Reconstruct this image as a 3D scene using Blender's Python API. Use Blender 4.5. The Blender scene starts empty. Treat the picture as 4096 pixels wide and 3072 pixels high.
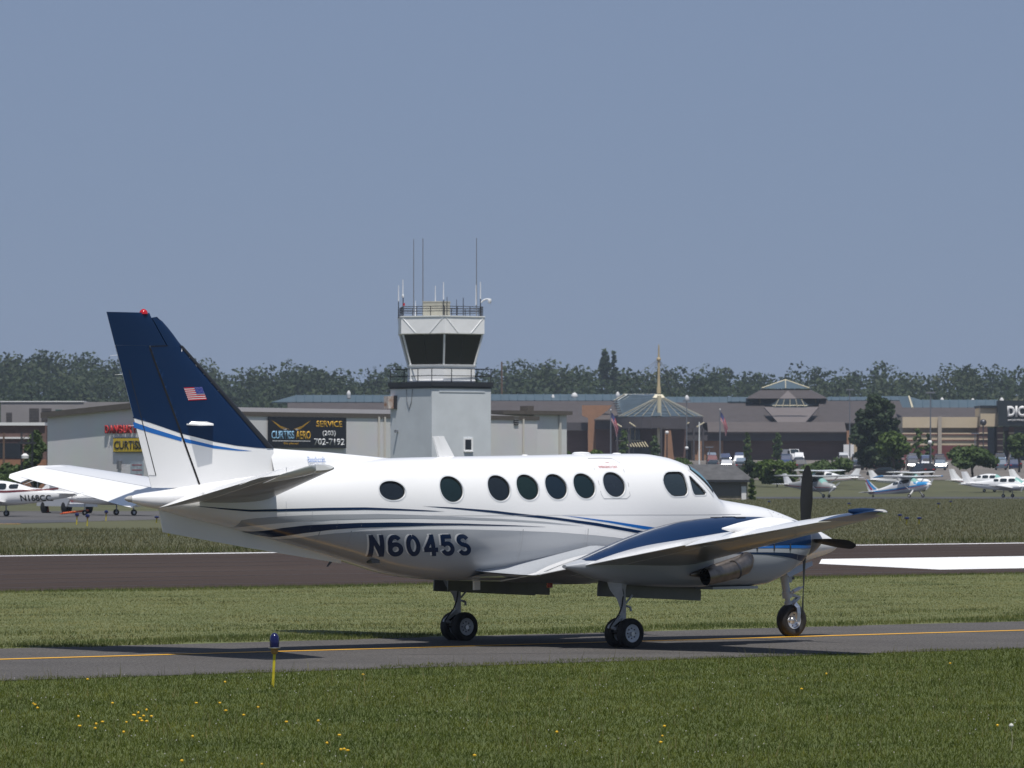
import bpy, bmesh, math, random, bisect
import numpy as np
R = math.radians
random.seed(7); rng = np.random.default_rng(11)
S = bpy.context.scene
COL = S.collection
# ---------------------------------------------------------------- camera, sky, sun, exposure
F_PX, HORIZON, EYE = 19400.0, 1888.0, 2.6          # focal length and horizon of the 4096 px photograph, eye height in metres
cam = bpy.data.objects.new('camera', bpy.data.cameras.new('camera')); COL.objects.link(cam)
cam.location = (0, 0, EYE); cam.rotation_euler = (R(90), 0, 0)
cam.data.sensor_width = 36.0; cam.data.lens = 36.0*F_PX/4096.0
cam.data.shift_y = (HORIZON-1536.0)/4096.0
cam.data.clip_start = 1.0; cam.data.clip_end = 20000.0
cam.data.dof.use_dof = True; cam.data.dof.focus_distance = 72.5; cam.data.dof.aperture_fstop = 9.0
S.camera = cam
HEAD = R(38.6)                                       # heading of taxiway, runway and aircraft, from the picture's right towards depth
SUN_EL = R(69.5)
to_sun = (HEAD - R(90)) - R(29)                      # azimuth of the sun: off the aircraft's right side
sx, sy = math.cos(to_sun), math.sin(to_sun)
w = bpy.data.worlds.new('World'); S.world = w; w.use_nodes = True
nt = w.node_tree; bg = nt.nodes['Background']
sky = nt.nodes.new('ShaderNodeTexSky'); sky.sky_type = 'NISHITA'; sky.sun_disc = False
sky.sun_elevation = SUN_EL; sky.sun_rotation = math.atan2(sx, sy)
sky.altitude = 100; sky.air_density = 1.0; sky.dust_density = 0.3; sky.ozone_density = 4.0
hm_ = nt.nodes.new('ShaderNodeMix'); hm_.data_type = 'RGBA'; hm_.inputs[0].default_value = .86                 # summer haze evens the sky out to one slate blue
nt.links.new(sky.outputs[0], hm_.inputs[6]); hm_.inputs[7].default_value = (3.8, 5.0, 7.7, 1); nt.links.new(hm_.outputs[2], bg.inputs['Color'])
bg.inputs['Strength'].default_value = 0.055
sun = bpy.data.objects.new('sun', bpy.data.lights.new('sun', 'SUN')); COL.objects.link(sun)
sun.data.energy = 4.6; sun.data.angle = R(0.53); sun.data.color = (1.0, .96, .90)
from mathutils import Vector
sun.rotation_euler = Vector((-sx*math.cos(SUN_EL), -sy*math.cos(SUN_EL), -math.sin(SUN_EL))).to_track_quat('-Z', 'Y').to_euler()
sun.location = (0, 0, 400)
S.view_settings.view_transform = 'Standard'; S.view_settings.look = 'None'; S.view_settings.exposure = 0.0; S.view_settings.gamma = 1.0
S.view_settings.use_curve_mapping = False
S.render.engine = 'CYCLES'; S.cycles.max_bounces = 6; S.cycles.volume_bounces = 0

# ---------------------------------------------------------------- helpers
def at(px, py, d):                                   # a point of the 4096 px photograph at depth d, in metres
    return Vector(((px-2048.0)/F_PX*d, d, EYE+(HORIZON-py)/F_PX*d))
class MB:
    def __init__(s): s.v = []; s.f = []
    def add(s, vs, fs):
        o = len(s.v); s.v += [tuple(p) for p in vs]; s.f += [tuple(i+o for i in f) for f in fs]; return s
    def box(s, x0, x1, y0, y1, z0, z1):
        return s.add([(x,y,z) for z in (z0,z1) for y in (y0,y1) for x in (x0,x1)], [(0,2,3,1),(4,5,7,6),(0,1,5,4),(2,6,7,3),(0,4,6,2),(1,3,7,5)])
    def bar(s, a, b, r=.01, r2=None, n=8):
        a, b = Vector(a), Vector(b); d = (b-a).normalized(); r2 = r if r2 is None else r2
        u = d.cross(Vector((0,0,1)) if abs(d.z) < .9 else Vector((1,0,0))).normalized(); q = d.cross(u)
        vs = [a+(u*math.cos(k*2*math.pi/n)+q*math.sin(k*2*math.pi/n))*r for k in range(n)]+[b+(u*math.cos(k*2*math.pi/n)+q*math.sin(k*2*math.pi/n))*r2 for k in range(n)]
        return s.add(vs, [(k,(k+1)%n,n+(k+1)%n,n+k) for k in range(n)]+[tuple(range(n))[::-1], tuple(range(n,2*n))])
    def tube(s, pts, r, n=8):
        for k in range(len(pts)-1):
            ra = r[k] if isinstance(r, (list,tuple)) else r; rb = r[k+1] if isinstance(r, (list,tuple)) else r
            s.bar(pts[k], pts[k+1], ra, rb, n)
        return s
    def loft(s, rings, cap=True, close=True):
        n = len(rings[0]); vs = [p for r in rings for p in r]; fs = []
        for i in range(len(rings)-1):
            for k in range(n if close else n-1):
                fs.append((i*n+k, i*n+(k+1)%n, (i+1)*n+(k+1)%n, (i+1)*n+k))
        if cap and close: fs += [tuple(range(n))[::-1], tuple(range((len(rings)-1)*n, len(rings)*n))]
        return s.add(vs, fs)
    def grid(s, rows): return s.loft(rows, False, False)
    def lathe(s, prof, c=(0,0,0), axis='y', n=32):   # prof: (along axis, radius)
        rings = []
        for a, r in prof:
            ring = []
            for k in range(n):
                t = 2*math.pi*k/n; u, q = r*math.cos(t), r*math.sin(t)
                ring.append({'y':(c[0]+u, c[1]+a, c[2]+q), 'x':(c[0]+a, c[1]+u, c[2]+q), 'z':(c[0]+u, c[1]+q, c[2]+a)}[axis])
            rings.append(ring)
        return s.loft(rings, False)
    def prism(s, poly, d):                           # polygon of 3D points pushed along vector d
        n = len(poly); d = Vector(d); vs = [Vector(p) for p in poly]; vs += [p+d for p in vs]
        return s.add(vs, [tuple(range(n)), tuple(range(2*n-1, n-1, -1))]+[(k, n+k, n+(k+1)%n, (k+1)%n) for k in range(n)])
    def hull(s, h, xs, n=40, yc=0.0):
        rings = [[(p[0], p[1]+yc, p[2]) for p in (h.pt(x, 2*math.pi*k/n) for k in range(n))] for x in xs]
        return s.loft(rings)
    def build(s, name, mat, parent=None, smooth=False, loc=None, angle=35):
        me = bpy.data.meshes.new(name); me.from_pydata([tuple(p) for p in s.v], [], s.f)
        bm = bmesh.new(); bm.from_mesh(me); bmesh.ops.recalc_face_normals(bm, faces=bm.faces); bm.to_mesh(me); bm.free()
        if mat is not None: me.materials.append(mat)
        o = bpy.data.objects.new(name, me); COL.objects.link(o)
        if parent is not None: o.parent = parent
        if loc is not None: o.location = loc
        if smooth:
            me.shade_smooth()
            try: me.set_sharp_from_angle(angle=R(angle))
            except Exception: pass
        return o
def tag(o, label=None, cat=None, group=None, kind=None):
    for k, v in (('label', label), ('category', cat), ('group', group), ('kind', kind)):
        if v is not None: o[k] = v
    return o
def empty(name, loc=(0,0,0), rz=0.0, parent=None):
    o = bpy.data.objects.new(name, None); COL.objects.link(o); o.location = loc; o.rotation_euler = (0,0,rz); o.empty_display_size = .2
    if parent is not None: o.parent = parent
    return o
def copy_tree(o, parent=None, mats=None):
    c = o.copy(); COL.objects.link(c); c.parent = parent
    for ch in o.children: copy_tree(ch, c)
    return c
# ---------------------------------------------------------------- materials
MATS = {}
def mat(name, col, rough=.6, metal=0.0, coat=0.0, var=0.0, scale=6.0, bump=0.0, bscale=None, spec=.5, stretch=(1,1,1), detail=5.0, col2=None, coords='Object', emit=None):
    if name in MATS: return MATS[name]
    m = bpy.data.materials.new(name); m.use_nodes = True; MATS[name] = m
    n = m.node_tree.nodes; lk = m.node_tree.links; b = n['Principled BSDF']
    b.inputs['Base Color'].default_value = (*col, 1); b.inputs['Roughness'].default_value = rough; b.inputs['Metallic'].default_value = metal
    b.inputs['Coat Weight'].default_value = coat; b.inputs['Coat Roughness'].default_value = .09; b.inputs['Specular IOR Level'].default_value = spec
    if emit: b.inputs['Emission Color'].default_value = (*emit[0], 1); b.inputs['Emission Strength'].default_value = emit[1]
    if var or col2 or bump:
        tc = n.new('ShaderNodeTexCoord'); mp = n.new('ShaderNodeMapping'); mp.inputs['Scale'].default_value = stretch
        lk.new(tc.outputs[coords], mp.inputs['Vector'])
    if var or col2:
        no = n.new('ShaderNodeTexNoise'); no.inputs['Scale'].default_value = scale; no.inputs['Detail'].default_value = detail; no.inputs['Roughness'].default_value = .62
        lk.new(mp.outputs[0], no.inputs['Vector'])
        cr = n.new('ShaderNodeValToRGB'); lk.new(no.outputs['Fac'], cr.inputs['Fac'])
        c2 = col2 if col2 else tuple(min(1, c*(1+var)) for c in col); c1 = col if col2 else tuple(c*(1-var) for c in col)
        cr.color_ramp.elements[0].position = .32; cr.color_ramp.elements[1].position = .68
        cr.color_ramp.elements[0].color = (*c1, 1); cr.color_ramp.elements[1].color = (*c2, 1)
        lk.new(cr.outputs[0], b.inputs['Base Color'])
    if bump:
        nb = n.new('ShaderNodeTexNoise'); nb.inputs['Scale'].default_value = bscale or scale*3; nb.inputs['Detail'].default_value = 4
        lk.new(mp.outputs[0], nb.inputs['Vector'])
        bp = n.new('ShaderNodeBump'); bp.inputs['Strength'].default_value = bump; bp.inputs['Distance'].default_value = .02
        lk.new(nb.outputs['Fac'], bp.inputs['Height']); lk.new(bp.outputs[0], b.inputs['Normal'])
    return m
WHITE = mat('white_aircraft_paint', (.80,.80,.80), .32, coat=.55, var=.015, scale=.8)
NAVY = mat('navy_aircraft_paint', (.0026,.018,.062), .28, coat=.25, spec=.3)
BLUE = mat('bright_blue_paint', (.01,.13,.45), .3, coat=.6)
SILVER = mat('silver_grey_paint', (.36,.38,.41), .3, coat=.5)
BOOT = mat('black_rubber_boot', (.012,.012,.013), .45)
CABGLASS = mat('tinted_cabin_glass', (.006,.012,.014), .06, coat=.3)
COCKGLASS = mat('cockpit_glass', (.02,.03,.035), .04, coat=.5)
SCREEN = mat('windshield_glass', (.10,.22,.26), .05, coat=.5)
TYRE = mat('tyre_rubber', (.012,.012,.013), .8, var=.3, scale=20, bump=.1)
GEARP = mat('gear_grey_paint', (.42,.44,.46), .4, var=.12, scale=8)
ALU = mat('polished_aluminium', (.60,.61,.63), .28, metal=1.0)
STEEL = mat('dark_steel', (.10,.10,.11), .4, metal=.8)
BRONZE = mat('heat_stained_exhaust', (.24,.20,.165), .34, metal=1.0, var=.35, scale=5)
SOOT = mat('soot_black', (.004,.004,.004), .9)
REDGLASS = mat('red_beacon_glass', (.45,.006,.01), .12, coat=.6)
AMBER = mat('clear_lens', (.45,.44,.42), .12, coat=.8)
BLACKR = mat('black_rubber_hose', (.01,.01,.01), .6)
PANEL = mat('panel_gap_grey', (.33,.34,.36), .7)
REDINK = mat('red_lettering', (.48,.10,.10), .5)
BLUEINK = mat('blue_lettering', (.08,.2,.5), .5)
DARKPROP = mat('black_propeller_paint', (.015,.015,.016), .45)
# ---------------------------------------------------------------- curves that shape the aircraft (metres, X forward, Y left, Z up, origin under the nose wheel)
def pchip(xs, ys):
    n = len(xs); hh = [xs[i+1]-xs[i] for i in range(n-1)]; dl = [(ys[i+1]-ys[i])/hh[i] for i in range(n-1)]
    m = [0.0]*n; m[0] = dl[0]; m[-1] = dl[-1]
    for i in range(1, n-1):
        if dl[i-1]*dl[i] > 0:
            w1 = 2*hh[i]+hh[i-1]; w2 = hh[i]+2*hh[i-1]
            m[i] = (w1+w2)/(w1/dl[i-1]+w2/dl[i])
    def f(x):
        if x <= xs[0]: return ys[0]
        if x >= xs[-1]: return ys[-1]
        i = bisect.bisect_right(xs, x)-1; t = (x-xs[i])/hh[i]
        return ((1+2*t)*(1-t)**2*ys[i] + t*(1-t)**2*hh[i]*m[i] + t*t*(3-2*t)*ys[i+1] + t*t*(t-1)*hh[i]*m[i+1])
    return f
class Hull:
    def __init__(s, rows, n=2.3):          # rows: x, z top, z bottom, half width, z of widest line
        xs = [r[0] for r in rows]
        s.x0, s.x1 = xs[0], xs[-1]; s.n = n
        s.zt, s.zb, s.hw, s.zc = (pchip(xs, [r[k] for r in rows]) for k in (1, 2, 3, 4))
    def pt(s, x, a):                        # a: 0 = left side, pi/2 = top, pi = right side
        c, q = math.cos(a), math.sin(a); e = 2.0/s.n
        zc = s.zc(x); h = (s.zt(x)-zc) if q >= 0 else (zc-s.zb(x))
        return (x, s.hw(x)*math.copysign(abs(c)**e, c), zc+h*math.copysign(abs(q)**e, q))
    def y(s, x, z):                         # half breadth at height z
        zc = s.zc(x); h = (s.zt(x)-zc) if z >= zc else (zc-s.zb(x))
        t = min(abs(z-zc)/max(h, 1e-4), .9995)
        return s.hw(x)*(1-t**s.n)**(1/s.n)
    def side(s, x, z, sg=-1, off=.003):
        y = s.y(x, z); e = .004
        gx = (s.y(x+e, z)-s.y(x-e, z))/(2*e); gz = (s.y(x, z+e)-s.y(x, z-e))/(2*e)
        l = math.sqrt(1+gx*gx+gz*gz)
        return (x-gx/l*off, sg*(y+off/l), z-gz/l*off)
FUS = Hull([(-12.50,2.26,2.18,.045,2.22),(-12.3,2.30,2.12,.11,2.215),(-12.0,2.335,2.06,.19,2.20),(-11.4,2.42,1.92,.32,2.17),(-10.8,2.50,1.80,.42,2.13),
 (-10.0,2.60,1.61,.53,2.08),(-9.0,2.71,1.37,.64,2.0),(-8.5,2.765,1.24,.69,1.96),(-8.0,2.80,1.11,.73,1.93),(-7.5,2.815,1.035,.755,1.91),(-6.7,2.83,.985,.77,1.90),
 (-5.1,2.855,.96,.775,1.90),(-4.0,2.875,.95,.775,1.90),(-3.15,2.88,.95,.77,1.89),(-2.74,2.84,.95,.765,1.88),(-2.46,2.77,.955,.755,1.86),(-2.24,2.67,.96,.74,1.84),
 (-2.04,2.45,.965,.715,1.79),(-1.84,2.24,.975,.69,1.74),(-1.6,2.18,.985,.66,1.71),(-1.23,2.13,1.0,.61,1.66),(-.66,2.05,1.06,.50,1.57),(-.24,1.94,1.12,.42,1.53),(.04,1.85,1.16,.37,1.50),
 (.5,1.69,1.25,.26,1.47),(.85,1.54,1.34,.14,1.44),(1.0,1.46,1.42,.03,1.44)], 2.35)
NAC = Hull([(-6.2,1.24,1.19,.05,1.22),(-5.8,1.35,1.08,.22,1.24),(-5.5,1.45,1.0,.31,1.27),(-5.04,1.60,.94,.39,1.32),(-4.46,1.76,.90,.44,1.36),(-3.83,1.87,.88,.46,1.40),
 (-3.2,1.915,.88,.465,1.42),(-2.75,1.925,.88,.46,1.43),(-2.4,1.92,.90,.445,1.45),(-2.15,1.905,.97,.42,1.47),(-1.92,1.885,1.07,.38,1.50),(-1.72,1.86,1.17,.33,1.53),(-1.59,1.83,1.27,.28,1.56)], 2.25)
NAC_Y = 1.98
# ---------------------------------------------------------------- the turboprop on the taxiway
AX = empty('turboprop_airplane', (4.374, 76.309, 0), HEAD)
tag(AX, 'white twin engine turboprop airplane with navy tail taxiing on the asphalt', 'airplane')
def frange(a, b, n): return [a+(b-a)*k/(n-1) for k in range(n)]
xs = sorted(set([round(v, 4) for v in frange(-12.5, -12.0, 7)+frange(-12.0, -3.1, 60)+frange(-3.1, -1.2, 34)+frange(-1.2, .5, 14)+frange(.5, 1.0, 9)]))
fus = MB().hull(FUS, xs, 72).build('fuselage', WHITE, AX, True, angle=60)
def interp(tab, k):                                   # piecewise linear lookup in rows sorted by first column
    xs_ = [r[0] for r in tab]
    return lambda x: float(np.interp(x, xs_, [r[k] for r in tab]))
def band(name, tab, mat_, hull, parent, sides=(-1, 1), yc=0.0, n=4, step=.06, off=.003, bottom=False, top=False):
    tab = sorted(tab); zt, zb = interp(tab, 1), interp(tab, 2); m = max(3, int((tab[-1][0]-tab[0][0])/step)); out = []
    for sg in sides:
        rows = []
        for x in frange(tab[0][0], tab[-1][0], m):
            a, b = zt(x), zb(x)
            if bottom: b = hull.zb(x)+.002
            if top: a = hull.zt(x)-.0005; b = min(b, a-.001)
            row = []
            for k in range(n+1):
                t = k/n
                if bottom: t = 1-(1-t)**2
                if top: t = t*t
                p = hull.side(x, a+(b-a)*t, sg, off); row.append((p[0], p[1]+yc, p[2]))
            rows.append(row)
        out.append(MB().grid(rows).build(name, mat_, parent, True, angle=80))
    return out
ST_A = [(-11.68,2.128,2.128),(-11.15,2.087,2.068),(-10.725,2.061,2.032),(-10.295,2.069,2.034),(-9.498,2.085,2.046),(-8.84,2.088,2.053),(-8.264,2.066,2.041),(-7.79,2.042,2.027),(-7.45,2.021,2.021)]
ST_B = [(-7.87,2.104,2.104),(-7.299,2.08,2.06),(-6.548,2.03,1.995),(-6.143,1.99,1.954),(-5.368,1.922,1.885),(-4.58,1.835,1.789),(-4.046,1.76,1.713),(-3.502,1.682,1.635),(-2.664,1.558,1.508),(-1.6,1.40,1.36),(-.6,1.3,1.3)]
ST_C = [(-5.277,1.955,1.955),(-4.845,1.916,1.902),(-4.316,1.862,1.834),(-3.78,1.797,1.752),(-3.427,1.756,1.704),(-2.68,1.661,1.599),(-1.6,1.53,1.47),(-.5,1.43,1.40)]
ST_D = [(-10.817,1.912,1.797),(-10.664,1.934,1.826),(-10.273,1.962,1.864),(-9.848,1.979,1.895),(-9.406,1.987,1.914),(-8.955,1.989,1.92),(-8.613,1.993,1.924),(-8.03,1.976,1.925),(-7.304,1.945,1.908),(-6.4,1.907,1.881),(-5.628,1.862,1.842),(-4.842,1.79,1.788)]
ST_E = [(-10.584,1.742,1.742),(-10.375,1.757,1.70),(-10.163,1.795,1.66),(-9.804,1.833,1.718),(-9.387,1.85,1.765),(-8.946,1.863,1.79),(-8.356,1.867,1.802),(-7.791,1.856,1.815),(-7.179,1.845,1.817),(-6.143,1.809,1.797),(-5.574,1.783,1.781)]
ST_F = [(-10.2,1.66,1.6),(-10.059,1.63,1.57),(-9.857,1.645,1.5),(-9.617,1.684,1.5),(-9.325,1.712,1.4),(-8.905,1.739,1.4),(-8.467,1.756,1.4),(-7.774,1.761,1.4),(-7.04,1.756,1.4),(-6.127,1.729,1.4),(-5.35,1.699,1.4),(-4.56,1.646,1.4),(-4.025,1.594,1.4),(-3.0,1.48,1.3),(-2.0,1.37,1.2),(-1.0,1.25,1.1),(0,1.22,1.2)]
for tb, m_, nm in ((ST_A, NAVY, 'navy_stripe'), (ST_B, NAVY, 'navy_stripe'), (ST_C, BLUE, 'blue_stripe'), (ST_D, SILVER, 'grey_stripe'), (ST_E, NAVY, 'navy_stripe')):
    band(nm, tb, m_, FUS, fus)
band('grey_belly_paint', ST_F, SILVER, FUS, fus, n=16, bottom=True, off=.0025)
# surface patches: polygon in (x, z) draped on a hull side
def patch(name, loops, mat_, surf, parent, off=.004, dx=.06, dz=.05, fill=True, smooth=True):
    bm = bmesh.new()
    for lp in loops:
        vs = [bm.verts.new((x, 0, z)) for x, z in lp]
        if fill is True: bm.faces.new(vs)
    return drape(bm, name, mat_, surf, parent, off, dx, dz, smooth)
def drape(bm, name, mat_, surf, parent, off, dx, dz, smooth=True):
    bmesh.ops.triangulate(bm, faces=bm.faces[:])
    for ax, d in ((0, dx), (2, dz)):
        lo = min(v.co[ax] for v in bm.verts); hi = max(v.co[ax] for v in bm.verts); k = int((hi-lo)/d)
        for i in range(1, k+1):
            c = [0,0,0]; c[ax] = lo+(hi-lo)*i/(k+1); no = [0,0,0]; no[ax] = 1
            bmesh.ops.bisect_plane(bm, geom=bm.verts[:]+bm.edges[:]+bm.faces[:], plane_co=c, plane_no=no)
    for v in bm.verts: v.co = surf(v.co.x, v.co.z, off)
    bmesh.ops.recalc_face_normals(bm, faces=bm.faces)
    me = bpy.data.meshes.new(name); bm.to_mesh(me); bm.free(); me.materials.append(mat_)
    if smooth: me.shade_smooth()
    o = bpy.data.objects.new(name, me); COL.objects.link(o); o.parent = parent
    return o
def ring_patch(name, inner, outer, mat_, surf, parent, off):
    bm = bmesh.new(); n = len(inner)
    a = [bm.verts.new((x,0,z)) for x,z in inner]; b = [bm.verts.new((x,0,z)) for x,z in outer]
    for k in range(n): bm.faces.new((a[k], a[(k+1)%n], b[(k+1)%n], b[k]))
    return drape(bm, name, mat_, surf, parent, off, 9, 9)
def glyph_bm(txt, size, offset=0.0, spacing=1.0, res=4):
    cu = bpy.data.curves.new('t', 'FONT'); cu.body = txt; cu.size = size; cu.offset = offset; cu.space_character = spacing; cu.resolution_u = res
    o = bpy.data.objects.new('t', cu); COL.objects.link(o)
    bpy.context.view_layer.update()
    me = bpy.data.meshes.new_from_object(o.evaluated_get(bpy.context.evaluated_depsgraph_get()))
    bm = bmesh.new(); bm.from_mesh(me); bpy.data.objects.remove(o); bpy.data.curves.remove(cu); bpy.data.meshes.remove(me)
    return bm
def fit_text(txt, x0, x1, z0, z1, offset=0.0, spacing=1.0, shear=0.0, flip=False):   # flat text scaled into a box, in the xz plane
    bm = glyph_bm(txt, 1.0, offset, spacing)
    lx = min(v.co.x for v in bm.verts); hx = max(v.co.x for v in bm.verts); ly = min(v.co.y for v in bm.verts); hy = max(v.co.y for v in bm.verts)
    for v in bm.verts:
        u = (v.co.x-lx)/(hx-lx); q = (v.co.y-ly)/(hy-ly)
        if flip: u = 1-u
        v.co = (x0+(x1-x0)*u+shear*q, 0, z0+(z1-z0)*q)
    return bm
def arc(cx, cy, rx, ry, a0, a1, n=14): return [(cx+rx*math.cos(R(a0+(a1-a0)*k/n)), cy+ry*math.sin(R(a0+(a1-a0)*k/n))) for k in range(n+1)]
GLYPH = {'N': [[(.11,0),(.11,1)],[(.11,.93),(.59,.07)],[(.59,0),(.59,1)]],
 '6': [arc(.35,.68,.24,.22,28,90,6)+arc(.35,.55,.25,.35,90,180,8)+arc(.35,.33,.25,.23,180,360,18)+arc(.35,.33,.25,.23,0,165,14)],
 '0': [arc(.35,.5,.24,.40,90,450,32)],
 '4': [[(.47,0),(.47,1)],[(.50,.94),(.06,.30)],[(.0,.29),(.70,.29)]],
 '5': [[(.62,.90),(.17,.90)],[(.19,.97),(.13,.46)],arc(.34,.34,.25,.24,150,-160,22)],
 'S': [arc(.35,.71,.23,.19,20,270,16)+arc(.35,.30,.24,.20,90,-160,18)]}
def stroke_bm(ch, x0, x1, z0, z1, shear=0.0, flip=False, mid=0.0, wd=.21):
    bm = bmesh.new(); asp = (z1-z0)/(x1-x0)*.70
    for pl in GLYPH[ch]:
        n = len(pl); L = []
        for k, p in enumerate(pl):
            a, b = pl[max(k-1,0)], pl[min(k+1,n-1)]; tx_, ty_ = b[0]-a[0], b[1]-a[1]; l = math.hypot(tx_, ty_); L.append((p, (-ty_/l*wd/2, tx_/l*wd/2)))
        for k in range(n-1):
            q = []
            for (p, nn), sg_ in ((L[k],1),(L[k+1],1),(L[k+1],-1),(L[k],-1)):
                u, v = p[0]+nn[0]*sg_, p[1]+nn[1]*sg_; v = min(max(v, 0), 1); u = min(max(u, 0), .70)
                x = x0+(x1-x0)*u/.70
                if flip: x = 2*mid-x
                q.append(bm.verts.new((x+shear*v, 0, z0+(z1-z0)*v)))
            try: bm.faces.new(q)
            except Exception: pass
    bmesh.ops.remove_doubles(bm, verts=bm.verts[:], dist=.0008)
    bmesh.ops.dissolve_degenerate(bm, dist=.0005, edges=bm.edges[:])
    return bm
def ell(cx, cz, a, b, n=32, p=2.0):
    out = []
    for k in range(n):
        t = 2*math.pi*k/n; c, q = math.cos(t), math.sin(t)
        out.append((cx+a*math.copysign(abs(c)**(2/p), c), cz+b*math.copysign(abs(q)**(2/p), q)))
    return out
def grow(lp, d):
    cx = sum(p[0] for p in lp)/len(lp); cz = sum(p[1] for p in lp)/len(lp); n = len(lp); out = []
    for k in range(n):
        a, b, c = lp[k-1], lp[k], lp[(k+1) % n]; tx, tz = c[0]-a[0], c[1]-a[1]; l = math.hypot(tx, tz) or 1
        nx, nz = tz/l, -tx/l
        if nx*(b[0]-cx)+nz*(b[1]-cz) < 0: nx, nz = -nx, -nz
        out.append((b[0]+nx*d, b[1]+nz*d))
    return out
FR = mat('window_seal_white', (.62,.64,.66), .35); FRD = mat('window_gasket', (.02,.022,.022), .4)
fside = {sg: (lambda x, z, o, sg=sg: FUS.side(x, z, sg, o)) for sg in (-1, 1)}
CUT = []
GLASSES = [mat('tinted_cabin_glass_'+str(k), c, .05, coat=.3) for k, c in enumerate(((.010,.014,.018),(.006,.016,.016),(.009,.013,.016),(.006,.017,.014),(.006,.014,.022),(.006,.016,.018),(.016,.022,.030)))]
def window(lp, glass, sg, nm='cabin_window'):
    CUT.append((lp, sg)); g = patch(nm, [grow(lp, .004)], glass, fside[sg], fus, -.026)
    ring_patch('window_gasket', grow(lp, -.016), grow(lp, .004), FRD, fside[sg], g, -.020)
    ring_patch('window_frame', grow(lp, .001), grow(lp, .020), FR, fside[sg], g, .0035)
    return g
CK = [(-3.185,2.476),(-3.142,2.539),(-3.083,2.579),(-3.018,2.599),(-2.907,2.603),(-2.794,2.603),(-2.745,2.594),(-2.715,2.562),(-2.707,2.504),(-2.712,2.418),(-2.716,2.338),(-2.737,2.28),(-2.791,2.24),(-2.87,2.231),(-3.015,2.229),(-3.081,2.247),(-3.139,2.299),(-3.177,2.362),(-3.19,2.419)]
TRI = [(-2.61,2.53),(-2.586,2.539),(-2.564,2.527),(-2.456,2.412),(-2.353,2.308),(-2.336,2.279),(-2.356,2.253),(-2.411,2.249),(-2.587,2.248),(-2.617,2.274),(-2.63,2.332),(-2.628,2.43)]
for sg in (-1, 1):
    for wi, (cx, cz, a, b) in enumerate(((-8.344,2.329,.222,.139),(-7.286,2.348,.208,.189),(-6.402,2.362,.206,.188),(-5.857,2.373,.206,.188),(-5.311,2.38,.206,.188),(-4.764,2.39,.206,.188),(-4.178,2.41,.21,.187))):
        window(ell(cx, cz, a, b, 36, 2.1), GLASSES[wi], sg)
    window(CK, COCKGLASS, sg, 'cockpit_window'); window(TRI, COCKGLASS, sg, 'quarter_window')
    # windshield pane, from the corner post to the centre post
    def ang(x, z):
        t = min(max((z-FUS.zc(x))/(FUS.zt(x)-FUS.zc(x)), 0), 1); a = math.asin(min(1, t**(FUS.n/2.0))); return a if sg > 0 else math.pi-a
    def wpane(s0, s1, t0, t1, off):
        rows = []
        for i in range(13):
            t = t0+(t1-t0)*i/12; xa, za = -2.545+t*.375, 2.63-t*.425; xc = -2.27+t*.46; row = []
            for k in range(11):
                q = s0+(s1-s0)*k/10; x = xa+(xc-xa)*q; a = ang(xa, za)*(1-q)+math.pi/2*q; p = Vector(FUS.pt(x, a))
                c = Vector((x-.1, 0, FUS.zc(x))); row.append(p+(p-c).normalized()*off)
            rows.append(row)
        return rows
    MB().grid(wpane(0, 1, 0, 1, .004)).build('windshield_frame', FR, fus, True, angle=80)
    g = MB().grid(wpane(.10, .93, .06, .95, .010)).build('windshield', FRD, fus, True, angle=80)
    MB().grid(wpane(.17, .90, .10, .90, .014)).build('windshield_pane', SCREEN, g, True, angle=80)
    # emergency exit outline (starboard) and door outline (port), lettering
    EX = [(-4.40,2.80),(-4.15,2.805),(-3.95,2.80),(-3.885,2.74),(-3.90,2.62),(-3.906,2.42),(-3.913,2.245),(-3.98,2.202),(-4.43,2.203),(-4.468,2.267),(-4.47,2.45),(-4.45,2.65)]
    ring_patch('emergency_exit_seam', EX, grow(EX, .008), PANEL, fside[sg], fus, .003)
    drape(fit_text('EMERGENCY EXIT', -4.344, -3.985, 2.658, 2.692, .0, flip=sg > 0), 'exit_lettering', REDINK, fside[sg], fus, .004, .1, .1)
    drape(fit_text('PULL', -4.15, -4.08, 2.735, 2.75, .01, flip=sg > 0), 'exit_lettering', REDINK, fside[sg], fus, .004, .1, .1)
    # registration
    WI = mat('white_lettering', (.75,.75,.75), .35, coat=.4)
    for k, ch in enumerate('N6045S'):
        for dx, dz, m_, nm, o_ in ((-.034, .010, WI, 'registration_shadow', .0045), (0, 0, NAVY, 'registration_letter', .0085)):
            x0 = -8.63+.298*k+dx; drape(stroke_bm(ch, x0, x0+.245, 1.372+dz, 1.688+dz, -.135, flip=sg > 0, mid=-7.78), nm, m_, fside[sg], fus, o_, .05, .03)
    # seams
    for xa in (-9.55, -9.05, -8.55, -7.3, -6.0, -4.75):
        MB().grid([[FUS.side(xa-.006, z, sg, .0028) for z in frange(max(1.30, FUS.zb(xa)+.10), 1.75, 12)], [FUS.side(xa+.006, z, sg, .0028) for z in frange(max(1.30, FUS.zb(xa)+.10), 1.75, 12)]]).build('panel_seam', PANEL, fus, True)
    MB().grid([[FUS.side(x, 1.952-.012*(x+5)*.2, sg, .0031) for x in frange(-9.0, -1.55, 90)], [FUS.side(x, 1.957-.012*(x+5)*.2, sg, .0031) for x in frange(-9.0, -1.55, 90)]]).build('panel_seam', PANEL, fus, True)
    MB().grid([[FUS.side(x, z, sg, .0031) for z in frange(1.6, 1.98, 14)] for x in (-.742, -.736)]).build('panel_seam', PANEL, fus, True)
    rv = MB()
    for k in range(9):
        p = FUS.side(-.72+.09*k, 2.0-.035*k, sg, .002); rv.lathe([(-.002,.0),(.002,.007),(.004,0)], p, 'y', 6)
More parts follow.
